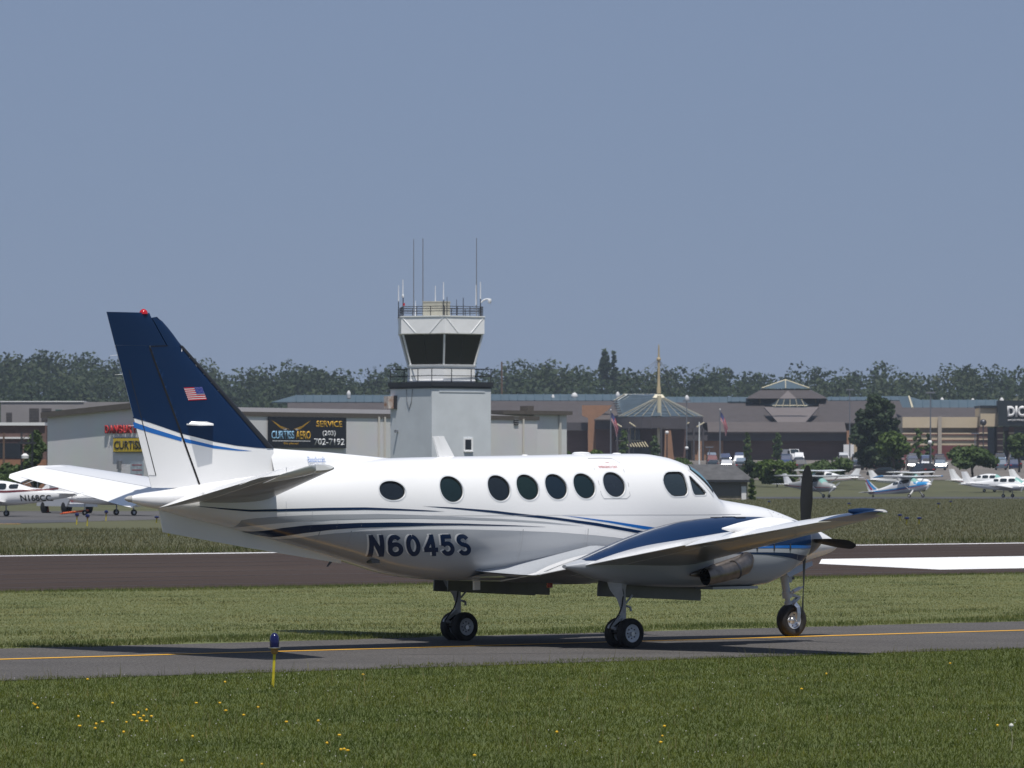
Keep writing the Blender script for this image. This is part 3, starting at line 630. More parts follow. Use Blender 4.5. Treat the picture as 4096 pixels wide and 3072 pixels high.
# ventral fin
MB().loft([[(-12.02,.012,2.10),(-12.02,-.012,2.10),(-11.94,-.008,1.745),(-11.94,.008,1.745)],[(-10.5,.03,1.85),(-10.5,-.03,1.85),(-10.5,-.01,1.515),(-10.5,.01,1.515)],[(-8.8,.04,1.4),(-8.8,-.04,1.4),(-8.8,-.01,1.265),(-8.8,.01,1.265)]]).build('ventral_fin', WHITE, AX)
# ---- tailplane
def sp(tab):
    lx_, lz_, tx_, tz_ = interp(tab, 1), interp(tab, 2), interp(tab, 3), interp(tab, 4)
    return lambda y, t, up: wsec(y, t, up, lx_(y), lz_(y), tx_(y), tz_(y), float(np.interp(y,[.2,3.2,3.4],[.11,.10,.04])), 0.0)
STAB = [(.1,-10.15,2.25,-12.25,2.23),(.45,-10.30,2.285,-12.28,2.25),(3.2,-11.28,2.655,-12.40,2.64),(3.34,-11.40,2.67,-12.40,2.66),(3.40,-11.6,2.68,-12.34,2.675)]
spt = sp(STAB)
for sg in (-1, 1):
    sb = paint_undershade(aero(frange(.1, 3.02, 14), 0, .63, spt, sg).build('tailplane', WHITE, AX, True, angle=50))
    el = aero(frange(.36, 3.02, 12), .638, .999, spt, sg, R(12)).build('elevator', WHITE, AX, True, angle=50); paint_undershade(el)
    aero([3.025,3.15,3.25,3.34,3.38,3.40], .30, .999, spt, sg, R(12)).build('elevator_horn', WHITE, el, True, angle=60)
    aero([3.025,3.1,3.2,3.28], 0, .29, spt, sg).build('tailplane_tip', WHITE, sb, True, angle=60)
    for y in (1.5, 2.7): 
        p = spt(y, .999, True); MB().bar((p[0]+.03,sg*y,p[2]-.09),(p[0]-.15,sg*y,p[2]-.15),.004,.002,5).build('static_wick', WHITE, el)
# ---------------------------------------------------------------- ground, taxiway, runway, aprons
OX, OY = 4.374, 76.309; CH, SH = math.cos(HEAD), math.sin(HEAD)
def A(x, y, z=0.0): return (OX+x*CH-y*SH, OY+x*SH+y*CH, z)          # airfield frame: x along the runway, y across it, away from the camera
def Ainv(X, Y): return ((X-OX)*CH+(Y-OY)*SH, -(X-OX)*SH+(Y-OY)*CH)
SKY_PX = [(-900,1440),(0,1412),(80,1408),(200,1406),(350,1412),(420,1440),(500,1452),(620,1462),(700,1450),(790,1433),(850,1448),(900,1484),(950,1470),(1032,1460),(1163,1430),(1240,1468),(1336,1457),(1400,1478),(1472,1488),(1542,1447),(1640,1460),
 (1800,1450),(1922,1457),(1970,1470),(2085,1441),(2200,1434),(2250,1462),(2349,1449),(2420,1462),(2498,1476),(2647,1469),(2780,1452),(2846,1457),(2940,1480),(3040,1492),(3119,1514),(3149,1468),(3200,1450),(3272,1470),(3322,1459),(3411,1479),(3470,1462),(3545,1445),(3620,1488),(3720,1494),(3793,1452),(3940,1460),(4016,1459),(4096,1464),(5000,1450)]
RIDGE = 1650.0
def ridge_z(X):                                       # height of the tree line on the ridge
    px = 2048+X*F_PX/RIDGE; return EYE+(HORIZON-float(np.interp(px, [p[0] for p in SKY_PX], [p[1] for p in SKY_PX])))/F_PX*RIDGE
def sstep(a, b, v): t = min(max((v-a)/(b-a), 0), 1); return t*t*(3-2*t)
def terrain(X, Y):
    z = 2.2*sstep(505, 720, Y)+.6*sstep(720, 800, Y)+1.6*sstep(800, 890, Y)+.5*sstep(890, 960, Y)
    if Y > 1080: z += (26.0+3*math.sin(X*.012)+2*math.sin(X*.031+1)-4.9)*sstep(1080, 1680, Y)-20*sstep(1900, 3500, Y)
    return z
ys = [-200,-50,0,20,40]+[60+20*k for k in range(23)]+[510+15*k for k in range(32)]+[1000+40*k for k in range(30)]+[2300,2600,3000,3600,4500,7000]
xs_ = [-6000,-3000,-1600,-1000,-700]+[-500+25*k for k in range(41)]+[700,1000,1600,3000,6000]
GRASSFAR = mat('rough_field_grass', (.05,.055,.019), .95, col2=(.085,.084,.034), scale=.09, detail=8, stretch=(.35,1,1), bump=.6, bscale=3, coords='Object')
ground = MB().grid([[(x, y, terrain(x, y)) for x in xs_] for y in ys]).build('ground', GRASSFAR, None, True, angle=80)
tag(ground, kind='structure')
def sheet(name, pts, z, m_, kind='structure'):
    return tag(MB().add([(p[0], p[1], z) for p in pts], [tuple(range(len(pts)))]).build(name, m_), kind=kind)
def wavy(x0, x1, y, amp, n, ph=0): return [A(x0+(x1-x0)*k/n, y+amp*(math.sin(k*1.7+ph)+.6*math.sin(k*.63+ph*2)+.5*math.sin(k*3.1))) for k in range(n+1)]
NEARG = mat('lawn_soil_and_grass', (.045,.062,.008), .95, col2=(.085,.105,.018), scale=1.2, detail=8, bump=.5, bscale=25)
MOWN = mat('mown_hay_grass', (.075,.095,.028), .95, col2=(.14,.148,.055), scale=.8, detail=9, stretch=(1,1,1), bump=.8, bscale=12)
near = sheet('near_grass', [A(-140,-60), A(90,-60)]+wavy(-140,90,-5.3,.12,120)[::-1], .004, NEARG)
strip = sheet('mown_grass', wavy(-140,230,3.1,.10,160)+wavy(-140,230,32.3,.15,120)[::-1], .004, MOWN)
def asphalt(name, c1, c2, sc, speck=0.0, stretch=(1,1,1)):
    m = mat(name, c1, .92, spec=.12, col2=c2, scale=sc, detail=8, bump=.25, bscale=60, stretch=stretch)
    n = m.node_tree.nodes; lk = m.node_tree.links; b = n['Principled BSDF']; src = b.inputs['Base Color'].links[0].from_socket
    vo = n.new('ShaderNodeTexNoise'); vo.inputs['Scale'].default_value = 22; vo.inputs['Detail'].default_value = 5; vo.inputs['Roughness'].default_value = .8
    tc = n.new('ShaderNodeTexCoord'); lk.new(tc.outputs['Object'], vo.inputs['Vector'])
    cr = n.new('ShaderNodeValToRGB'); cr.color_ramp.elements[0].position = .40; cr.color_ramp.elements[1].position = .64
    cr.color_ramp.elements[0].color = (.50,.50,.50,1); cr.color_ramp.elements[1].color = (1.6,1.57,1.53,1); lk.new(vo.outputs['Fac'], cr.inputs['Fac'])
    mx = n.new('ShaderNodeMix'); mx.data_type = 'RGBA'; mx.blend_type = 'MULTIPLY'; mx.inputs[0].default_value = speck
    lk.new(src, mx.inputs[6]); lk.new(cr.outputs[0], mx.inputs[7]); lk.new(mx.outputs[2], b.inputs['Base Color'])
    return m
TAXI = asphalt('taxiway_asphalt', (.078,.074,.073), (.102,.097,.094), .5, 1.0)
RUNW = asphalt('runway_asphalt', (.040,.028,.023), (.058,.042,.035), .12, .3, (.25,1,1))
APRON = asphalt('apron_asphalt', (.085,.083,.085), (.11,.107,.107), .2, .3)
LOT = asphalt('parking_lot_asphalt', (.13,.115,.105), (.17,.155,.14), .05, .2)
# asphalt is laid out in the airfield frame so its grain runs along it
def framed(name, poly, z, m_):
    o = MB().add([(x, y, 0) for x, y in poly], [tuple(range(len(poly)))]).build(name, m_); o.location = (OX, OY, z); o.rotation_euler = (0,0,HEAD)
    return tag(o, kind='structure')
def wv(x0, x1, y, amp, n, ph=0): return [(x0+(x1-x0)*k/n, y+amp*(math.sin(k*1.7+ph)+.6*math.sin(k*.63+ph*2)+.5*math.sin(k*3.1))) for k in range(n+1)]
framed('taxiway', [(-150,-5.9),(240,-5.9)]+wv(-150,240,3.35,.07,160)[::-1], .010, TAXI)
framed('runway', [(-200,32.2),(400,32.2),(400,71.5),(-200,71.5)], .010, RUNW)
def worn(name, col, wear):
    m = mat(name, col, .7); n = m.node_tree.nodes; lk = m.node_tree.links; b = n['Principled BSDF']
    no = n.new('ShaderNodeTexNoise'); no.inputs['Scale'].default_value = 3.0; no.inputs['Detail'].default_value = 8; tc = n.new('ShaderNodeTexCoord'); mp = n.new('ShaderNodeMapping'); mp.inputs['Scale'].default_value = (.3,1.5,1)
    lk.new(tc.outputs['Object'], mp.inputs[0]); lk.new(mp.outputs[0], no.inputs['Vector'])
    cr = n.new('ShaderNodeValToRGB'); cr.color_ramp.elements[0].position = .30; cr.color_ramp.elements[1].position = .42; cr.color_ramp.elements[0].color = (*wear, 1); cr.color_ramp.elements[1].color = (*col, 1)
    lk.new(no.outputs['Fac'], cr.inputs['Fac']); lk.new(cr.outputs[0], b.inputs['Base Color']); return m
YEL = worn('yellow_line_paint', (.70,.36,.015), (.5,.27,.03)); WHT = worn('white_runway_paint', (.74,.74,.74), (.5,.48,.46))
framed('taxiway_centre_line', wv(-150,240,-.27,.010,200)+wv(-150,240,-.04,.010,200,2)[::-1], .016, YEL)
framed('runway_edge_line', wv(-150,400,69.0,.04,40)+wv(-150,400,70.0,.06,90,1)[::-1], .016, WHT)
framed('runway_aiming_mark', [(38,36.4),(95,36.0),(95,49.3),(46.0,49.9),(41.0,44.5)], .016, WHT)
TAR = mat('tar_crack_seal', (.018,.018,.02), .6)
framed('crack_seal', [(x, y+.02*math.sin(x*9)) for x, y in ((-9.9,-2.1),(-9.2,-2.3),(-8.3,-2.75),(-7.4,-3.2),(-6.8,-3.55),(-5.9,-4.25),(-5.2,-4.9))]+[(x, y+.05+.03*math.sin(x*9)) for x, y in ((-5.2,-4.9),(-5.9,-4.25),(-6.8,-3.55),(-7.4,-3.2),(-8.3,-2.75),(-9.2,-2.3),(-9.9,-2.1))], .016, TAR)
for yy, x0, x1, ph in ((38.5,-150,38,0),(42.0,-150,40,1),(46.5,-150,300,2),(52.5,-150,300,3),(57.0,-150,300,4),(61.5,-150,300,5),(65.0,-150,300,6),(34.6,-150,300,7)):
    framed('runway_joint', wv(x0,x1,yy,.05,60,ph)+wv(x0,x1,yy+.22,.06,60,ph+1)[::-1], .015, mat('runway_joint_tar', (.045,.04,.04), .8))
# far apron in front of the hangars, service road, parking lot
sheet('apron', [(-160,262),(-60,255),(-23.5,251),(-16,275),(-12,300),(-10,322),(-160,322)], .008, APRON)
sheet('taxi_lane', [(-160,224),(-40,236),(-26,241),(-22,252),(-24,262),(-60,262),(-160,266)], .014, mat('dark_taxi_lane_asphalt', (.055,.056,.062), .85, var=.12, scale=.3))
sheet('apron_line', [(-60,235.6),(-24.5,241.3),(-24.5,242.2),(-60,236.6)], .018, YEL)
sheet('tie_down_apron', [(8,472),(120,470),(120,506),(8,506)], .008, mat('dark_taxi_lane_asphalt', (0,0,0)))
lot = MB().grid([[(x, y, terrain(x, y)+.05) for x in range(-40, 181, 10)] for y in range(640, 951, 10)]).build('parking_lot', LOT, None, True); tag(lot, kind='structure')
# ---------------------------------------------------------------- grass blades
def grass_mat(name, c1, c2, c3):
    m = bpy.data.materials.new(name); m.use_nodes = True; n = m.node_tree.nodes; lk = m.node_tree.links; b = n['Principled BSDF']
    at_ = n.new('ShaderNodeAttribute'); at_.attribute_name = 'rnd'; cr = n.new('ShaderNodeValToRGB'); el = cr.color_ramp.elements
    el[0].color = (*c1,1); el[1].color = (*c3,1); e = el.new(.55); e.color = (*c2,1); lk.new(at_.outputs['Fac'], cr.inputs['Fac'])
    tc = n.new('ShaderNodeTexCoord'); no = n.new('ShaderNodeTexNoise'); no.inputs['Scale'].default_value = .38; no.inputs['Detail'].default_value = 9; no.inputs['Roughness'].default_value = .68; lk.new(tc.outputs['Object'], no.inputs['Vector'])
    c2_ = n.new('ShaderNodeValToRGB'); c2_.color_ramp.elements[0].position = .35; c2_.color_ramp.elements[1].position = .65; c2_.color_ramp.elements[0].color = (.66,.76,.62,1); c2_.color_ramp.elements[1].color = (1.38,1.20,1.12,1)
    lk.new(no.outputs['Fac'], c2_.inputs['Fac']); mx = n.new('ShaderNodeMix'); mx.data_type = 'RGBA'; mx.blend_type = 'MULTIPLY'; mx.inputs[0].default_value = 1
    lk.new(cr.outputs[0], mx.inputs[6]); lk.new(c2_.outputs[0], mx.inputs[7]); lk.new(mx.outputs[2], b.inputs['Base Color'])
    b.inputs['Roughness'].default_value = .7; b.inputs['Specular IOR Level'].default_value = .25
    tr = n.new('ShaderNodeBsdfTranslucent'); lk.new(mx.outputs[2], tr.inputs['Color']); ad = n.new('ShaderNodeMixShader'); ad.inputs[0].default_value = .35
    lk.new(b.outputs[0], ad.inputs[1]); lk.new(tr.outputs[0], ad.inputs[2]); lk.new(ad.outputs[0], n['Material Output'].inputs['Surface']); return m
def blades(name, XY, hgt, wid, lean, m_, label):
    n = len(XY); a = rng.uniform(0, 2*np.pi, n); h = hgt*rng.uniform(.45, 1.25, n); w_ = wid*rng.uniform(.6, 1.4, n); la = rng.uniform(0, 2*np.pi, n); ll = h*lean*rng.uniform(.1, 1, n)
    base = np.column_stack([XY, np.zeros(n)]); d = np.column_stack([np.cos(a), np.sin(a), np.zeros(n)])*w_[:,None]/2
    tip = base+np.column_stack([np.cos(la)*ll, np.sin(la)*ll, h])
    co = np.stack([base-d, base+d, tip], 1).reshape(-1, 3).astype(np.float32)
    me = bpy.data.meshes.new(name); me.vertices.add(3*n); me.vertices.foreach_set('co', co.ravel()); me.loops.add(3*n); me.loops.foreach_set('vertex_index', np.arange(3*n, dtype=np.int32))
    me.polygons.add(n); me.polygons.foreach_set('loop_start', np.arange(0, 3*n, 3, dtype=np.int32)); me.update(calc_edges=True)
    r = np.repeat(rng.random(n), 3).astype(np.float32); at_ = me.attributes.new('rnd', 'FLOAT', 'POINT'); at_.data.foreach_set('value', r)
    me.materials.append(m_); o = bpy.data.objects.new(name, me); COL.objects.link(o); tag(o, label, 'grass', kind='stuff'); return o
def scatter(n, y0, y1, mx=1.15, power=1.0):          # points in the wedge the camera sees between two depths
    Y = y0+(y1-y0)*rng.random(n)**power; X = (rng.random(n)*2-1)*Y*2048/F_PX*mx; return X, Y
G1 = grass_mat('lawn_blades', (.050,.072,.006), (.078,.108,.010), (.128,.146,.024))
X, Y = scatter(330000, 39, 76); lx2, ly2 = Ainv(X, Y); ed = -5.45+.22*np.sin(lx2*2.1)+.13*np.sin(lx2*5.7+1)+.25*np.sin(lx2*.5)
k = ly2 < ed+rng.normal(0, .06, len(X)); blades('lawn_grass', np.column_stack([X[k], Y[k]]), .042, .009, 1.0, G1, 'short green lawn grass in front of the taxiway')
k = (ly2 < ed) & (rng.random(len(X)) < .012); blades('tall_grass_stalks', np.column_stack([X[k], Y[k]]), .17, .008, .5, grass_mat('pale_stalks', (.10,.11,.04), (.16,.16,.07), (.24,.23,.12)), 'pale seed stalks standing up in the front lawn')
G2 = grass_mat('hay_blades', (.115,.132,.042), (.165,.178,.064), (.235,.235,.10))
X, Y = scatter(420000, 66, 128); lx2, ly2 = Ainv(X, Y); ed = 3.3+.25*np.sin(lx2*1.3)+.15*np.sin(lx2*4.1); rowf = .5+.5*np.sin(ly2*1.9+.4*np.sin(lx2*.15))
k = (ly2 > ed) & (ly2 < 32.2); blades('mown_hay', np.column_stack([X[k], Y[k]]), .03, .011, 1.8, G2, 'pale mown grass between the taxiway and the runway')
k = (ly2 > ed+.1) & ((ly2 < 5.3+.4*np.sin(lx2*.7)) | ((ly2 > 30.6+.4*np.sin(lx2*.4)) & (ly2 < 32.5)) | ((ly2 > 8.0+.3*np.sin(lx2*.3)) & (ly2 < 8.9) & (rng.random(len(X)) < .35))) & (rng.random(len(X)) < .8)
blades('grass_verge', np.column_stack([X[k], Y[k]]), .07, .012, .7, grass_mat('verge_blades', (.06,.09,.02), (.095,.13,.034), (.16,.175,.065)), 'greener unmown grass along the pavement edges')
k = (ly2 > ed) & (ly2 < 31.5) & (np.sin(lx2*.9+3*np.sin(ly2*.7))*np.sin(ly2*1.3+1.7*np.sin(lx2*.31)) > .55) & (rng.random(len(X)) < .22)
blades('cut_grass_clumps', np.column_stack([X[k], Y[k]]), .055, .014, 1.8, grass_mat('dark_clippings', (.05,.06,.022), (.08,.095,.038), (.14,.15,.07)), 'dark clumps of cut grass lying on the mown strip')
G3 = grass_mat('field_blades', (.064,.066,.022), (.09,.09,.034), (.13,.122,.055))
X, Y = scatter(300000, 140, 480, 1.1); lx2, ly2 = Ainv(X, Y); k = (ly2 > 70.6) & ~((Y > 222) & (X < -9)) & ~((Y > 470) & (X > 8)); blades('field_grass', np.column_stack([X[k], Y[k]]), .11, .02, 1.1, G3, 'olive rough grass beyond the runway')
X, Y = scatter(30000, 140, 262, 1.1); lx2, ly2 = Ainv(X, Y); k = (ly2 > 70.2) & (ly2 < 78); blades('runway_verge_grass', np.column_stack([X[k], Y[k]]), .20, .035, .6, grass_mat('runway_verge_blades', (.06,.078,.022), (.09,.108,.034), (.13,.135,.055)), 'tall green grass along the far runway edge')
# flowers
FY = mat('dandelion_yellow', (.72,.42,.01), .6); FST = mat('flower_stem_green', (.06,.10,.03), .7)
fl = empty('dandelion'); MB().bar((0,0,0),(.01,0,.085),.003,.002,5).build('stem', FST, fl)
MB().lathe([(0,.004),(.008,.02),(.016,.022),(.022,.012),(.024,0)], (.01,0,.08), 'z', 10).build('flower_head', FY, fl)
DPX = [(131,2815),(142,2824),(150,2841),(312,2880),(322,2908),(378,2922),(385,2909),(412,2890),(447,2819),(497,2940),(505,2890),(533,2866),(541,2871),(551,2865),(562,2878),(575,2872),(584,2852),(590,2888),(604,2872),(606,2877),(607,2867),(564,2889),(730,3055),(770,2961),(783,2816),(882,2820),(898,2739),(904,2845),(976,2867),(1030,2840),(1050,3058),(1144,2893),(1272,2893),(1310,2988),(1354,2945),(1366,3008),(1377,3011),(1388,3005),(353,2723),(2225,2940),(2650,2945),(2645,2975),(2655,2915),(3307,2707),(3205,2759),(3800,2660),(3992,2915),(1450,2700),(1900,3030)]
for i, (px, py) in enumerate(DPX):
    d = F_PX*(EYE-.07)/(py-HORIZON); o = fl if i == 0 else copy_tree(fl)
    o.location = ((px-2048)/F_PX*d, d, 0); o.rotation_euler = (0,0,i*2.4); sc = .55+.4*((i*37)%10)/10; o.scale = (sc, sc, .8+.4*((i*53)%10)/10)
    tag(o, 'small yellow dandelion flower growing in the front lawn', 'flower', 'yellow dandelions in the lawn')
d = F_PX*EYE/(3010-HORIZON); sh = empty('dandelion_seed_head', ((4045-2048)/F_PX*d, d, 0)); MB().tube([(0,0,0),(.012,0,.12),(.0,0,.24)], .0035, 5).build('stem', mat('pale_stem', (.35,.33,.22), .7), sh)
MB().lathe([(-.02,.004),(-.012,.018),(0,.022),(.012,.018),(.02,.004)], (0,0,.25), 'z', 10).build('seed_ball', mat('seed_fluff', (.6,.6,.56), .9), sh); tag(sh, 'tall grey dandelion seed head at the right edge of the lawn', 'flower')
X, Y = scatter(2600, 41, 62); lx2, ly2 = Ainv(X, Y); k = (ly2 < -6) & (np.sin(X*1.3+Y*.4)+np.sin(Y*.9-X*.6) > -.2); g_n = int(k.sum())
fc = np.column_stack([X[k], Y[k], .035+.03*rng.random(g_n)]); s_ = .006; cl = MB()
for p_ in fc[:260]: cl.add([p_+np.array(q)*s_ for q in ((-1,0,0),(0,-1,0),(1,0,0),(0,1,0),(0,0,1.2),(0,0,-1))], [(0,1,4),(1,2,4),(2,3,4),(3,0,4),(1,0,5),(2,1,5),(3,2,5),(0,3,5)])
tag(cl.build('clover_flowers', mat('clover_white', (.5,.48,.46), .8)), 'tiny whitish clover heads scattered through the front lawn', 'flowers', kind='stuff')
# ---------------------------------------------------------------- taxiway edge lights
BG = mat('blue_light_glass', (.004,.005,.06), .15, coat=.3); YP = mat('yellow_post_paint', (.55,.45,.02), .5, var=.2, scale=8); RUST = mat('rusty_ring', (.30,.16,.05), .6, var=.3, scale=15)
def edge_light(X, Y, h, label, detail=True, sc=1.0):
    e = empty('taxiway_light', (X, Y, terrain(X, Y)))
    MB().bar((-.02,0,0),(0,0,h*.60),.016*sc,.018*sc,10).build('stake', YP, e, True)
    MB().lathe([(h*.60,.02),(h*.62,.038),(h*.67,.045),(h*.70,.046),(h*.71,.07),(h*.725,.07),(h*.73,.04)], (0,0,0), 'z', 18).build('lamp_base', RUST, e, True)
    MB().lathe([(h*.73,.055*sc),(h*.77,.058*sc),(h*.86,.058*sc),(h*.93,.052*sc),(h*.98,.03*sc),(h,.0)], (0,0,0), 'z', 20).build('blue_globe', BG, e, True)
    if detail: MB().lathe([(h*.715,.0705),(h*.722,.072),(h*.728,.0705)], (0,0,0), 'z', 20).build('clamp_ring', ALU, e, True)
    tag(e, label, 'light', 'blue taxiway edge lights'); return e
edge_light(-2.87, 58.6, .66, 'blue taxiway light on a yellow stake in the front lawn')
for px, py, lb in ((308,2098,'blue taxiway light left of the blue and yellow one by the parked airplanes'),(350,2104,'blue taxiway light on a bright yellow stake by the parked airplanes'),(425,2084,'blue taxiway light right of the orange tow bar'),(627,2092,'blue taxiway light just left of the ventral fin, higher one'),(676,2145,'blue taxiway light under the airplane tail, nearest the runway'),
  (3076,2022,'blue taxiway light in the field right of the stone shed'),(3396,2031,'blue taxiway light in the field below the blue and white bush airplane tail'),(3754,2031,'blue taxiway light in the field, left one of the pair far right'),(3803,2022,'blue taxiway light in the field, right one of the pair far right'),
  (3600,2083,'blue taxiway light above the wing tip, farthest of the group of three'),(3627,2097,'blue taxiway light, left one of the two nearest beyond the wing tip'),(3677,2097,'blue taxiway light, right one of the two nearest beyond the wing tip')):
    d = F_PX*EYE/(py-HORIZON); edge_light((px-2048)/F_PX*d, d, .58 if px < 600 else .36, lb, False, 1.8 if px < 600 else 2.2)
# ---------------------------------------------------------------- control tower
def ngon_ring(cx, cy, faces, r, z):                   # polygon whose side normals have these bearings (0 = towards the camera, + = right), apothem r
    out = []; m = len(faces)
    for k in range(m):
        a, b = R(faces[k]), R(faces[(k+1) % m]); na = Vector((math.sin(a), -math.cos(a))); nb = Vector((math.sin(b), -math.cos(b)))
        t = r/(1+na.dot(nb)); v = (na+nb)*t; out.append(Vector((cx+v.x, cy+v.y, z)))
    return out
TD = 390.0; pm = F_PX/TD
def tz_(py): return EYE+(HORIZON-py)/pm
def tx_(px): return (px-2048)/pm
HEX = [-85, -25, 35, 95, 155, 215]; SQ = [-54, 36, 126, 216]
TX, TY = tx_(1762), TD+3.2
TWALL = mat('tower_painted_concrete', (.60,.635,.665), .8, var=.06, scale=.6, bump=.06, bscale=3); TWHITE = mat('tower_white_panel', (.86,.865,.87), .6, var=.05, scale=1.2)
TGLASS = mat('tower_tinted_glass', (.012,.014,.016), .08, coat=.3); TBLACK = mat('black_steel', (.02,.022,.028), .6); TBEIGE = mat('beige_roof_box', (.36,.35,.29), .7, var=.1, scale=2)
tw = empty('control_tower', (TX, TY, 0)); tag(tw, 'grey air traffic control tower with dark glass cab and roof antennas', 'tower')
def P0(r, z, faces): return [v-Vector((TX, TY, 0)) for v in ngon_ring(TX, TY, faces, r, z)]
sh_r = 2.90; dx_ = tx_(1762)-TX
SO = Vector((tx_(1760)-TX, 0, 0))
zs_ = [0, 9.33]
MB().loft([[p+SO for p in P0(2.92, z, SQ)] for z in (-.3, 9.33)]).build('shaft', TWALL, tw)
MB().loft([[p+SO for p in P0(2.98, z, SQ)] for z in (9.331, 9.50)]).loft([[p+SO for p in P0(3.06, z, SQ)] for z in (9.501, 9.86)]).build('catwalk_deck', TBLACK, tw)
hb, ht_ = 2.62, 3.33
MB().loft([P0(hb, 9.87, HEX), P0(hb, 11.26, HEX)]).build('cab_base', TWHITE, tw)
MB().loft([P0(hb+.06, 9.95, HEX), P0(hb+.06, 10.0, HEX)]).loft([P0(hb+.05, 11.1, HEX), P0(hb+.08, 11.25, HEX)]).build('cab_base_trim', TWHITE, tw)
lo, hi = P0(hb-.03, 11.262, HEX), P0(ht_-.12, 13.68, HEX)
for k in range(6):
    a, b, c, d_ = lo[k], lo[(k+1) % 6], hi[(k+1) % 6], hi[k]; e = .02
    MB().add([a+(b-a)*e, b+(a-b)*e, c+(d_-c)*e, d_+(c-d_)*e], [(0,1,2,3)]).build('cab_window', TGLASS, tw)
    MB().bar(a, d_, .09, .09, 6).build('corner_mullion', TWHITE, tw)
    m0 = a+(b-a)*.5; m1 = d_+(c-d_)*.5; MB().bar(m0, m1, .02, .02, 5).build('pane_joint', TBLACK, tw)
MB().loft([P0(hb-.5, 11.27, HEX), P0(hb-.5, 11.30, HEX)]).build('cab_floor', TBLACK, tw)
MB().loft([P0(ht_-.06, 13.685, HEX), P0(ht_+.04, 13.75, HEX), P0(ht_+.04, 15.08, HEX), P0(ht_+.10, 15.09, HEX), P0(ht_+.10, 15.17, HEX)]).build('roof_fascia', TWHITE, tw)
tp = P0(ht_+.05, 0, HEX)
for k in range(6):                                     # diagonal ribs on the fascia panels
    a, b = tp[k], tp[(k+1) % 6]
    for s0, s1 in ((.04,.34),(.96,.66)):
        p = a+(b-a)*s0; q = a+(b-a)*s1; MB().bar((p.x,p.y,15.0),(q.x,q.y,13.8),.03,.03,5).build('fascia_rib', TWHITE, tw)
def railing(ring, z0, z1, rails, posts, nm, r=.035):
    for k in range(len(ring)):
        a, b = ring[k], ring[(k+1) % len(ring)]
        for z in rails: MB().bar((a.x,a.y,z),(b.x,b.y,z),r,r,6).build(nm+'_rail', TBLACK, tw)
        for i in range(posts):
            p = a+(b-a)*(i/posts); MB().bar((p.x,p.y,z0),(p.x,p.y,z1),r*1.2,r*1.2,6).build(nm+'_post', TBLACK, tw)
railing([p+SO for p in P0(2.92, 0, SQ)], 9.86, 10.95, (10.35, 10.92), 3, 'catwalk')
railing(P0(ht_-.1, 0, HEX), 15.17, 15.95, (15.55, 15.75, 15.93), 3, 'roof', .03)
bx0, bx1 = tx_(1690)-TX, tx_(1798)-TX
MB().box(bx0, bx1, -1.2, 1.2, 15.17, 16.32).build('roof_equipment_box', TBEIGE, tw); MB().box(bx0-.03, bx1+.03, -1.23, 1.23, 16.321, 16.40).build('equipment_box_cap', TBEIGE, tw)
def ant(px, y0, y1, r, m_, yo, nm='antenna_mast'): MB().bar((tx_(px)-TX, yo, tz_(y0)), (tx_(px)-TX, yo, tz_(y1)), r, r*.6, 6).build(nm, m_, tw, True)
GREY = mat('grey_antenna', (.16,.17,.19), .6); WANT = mat('white_antenna', (.75,.76,.77), .5)
for px, y0, y1, r, m_, yo in ((1651,1268,948,.05,GREY,.5),(1688,1268,944,.055,GREY,.8),(1905,1268,945,.055,GREY,-.3),(1591,1200,1136,.05,WANT,-.4),(1591,1268,1200,.06,TBLACK,-.4),(1609,1182,1114,.05,WANT,-.9),(1610,1268,1182,.065,TBLACK,-.9),
  (1739,1204,1137,.045,WANT,0),(1773,1195,1125,.05,WANT,-1.6),(1774,1268,1195,.055,TBLACK,-1.6),(1787,1268,1184,.04,TBLACK,-1.4),(1825,1268,1195,.04,TBLACK,-1.2),(1852,1268,1187,.05,TBLACK,-1.0),(1903,1215,1135,.05,WANT,-.8),(1921,1190,1122,.05,WANT,-.2),(1921,1268,1190,.07,TBLACK,-.2),(1660,1265,1200,.04,WANT,-1.4)):
    ant(px, y0, y1, r, m_, yo)
MB().lathe([(-.1,.06),(0,.10),(.12,.10),(.16,.04)], (tx_(1609)-TX,-.9,tz_(1182)), 'z', 10).build('antenna_collar', WANT, tw)
MB().lathe([(-.12,0),(-.1,.09),(.1,.09),(.12,0)], (tx_(1613)-TX,-.9,tz_(1214)), 'z', 10).build('obstruction_lamp', REDGLASS, tw)
MB().tube([(tx_(1924)-TX,-.2,tz_(1205)),(tx_(1932)-TX,-.2,tz_(1196)),(tx_(1945)-TX,-.2,tz_(1191)),(tx_(1957)-TX,-.2,tz_(1192))], .06, 8).build('camera_arm', WANT, tw, True)
MB().lathe([(-.26,0),(-.22,.10),(-.1,.14),(.05,.15),(.14,.12),(.16,0)], (tx_(1958)-TX,-.2,tz_(1197)), 'z', 12).build('dome_camera', WANT, tw, True)
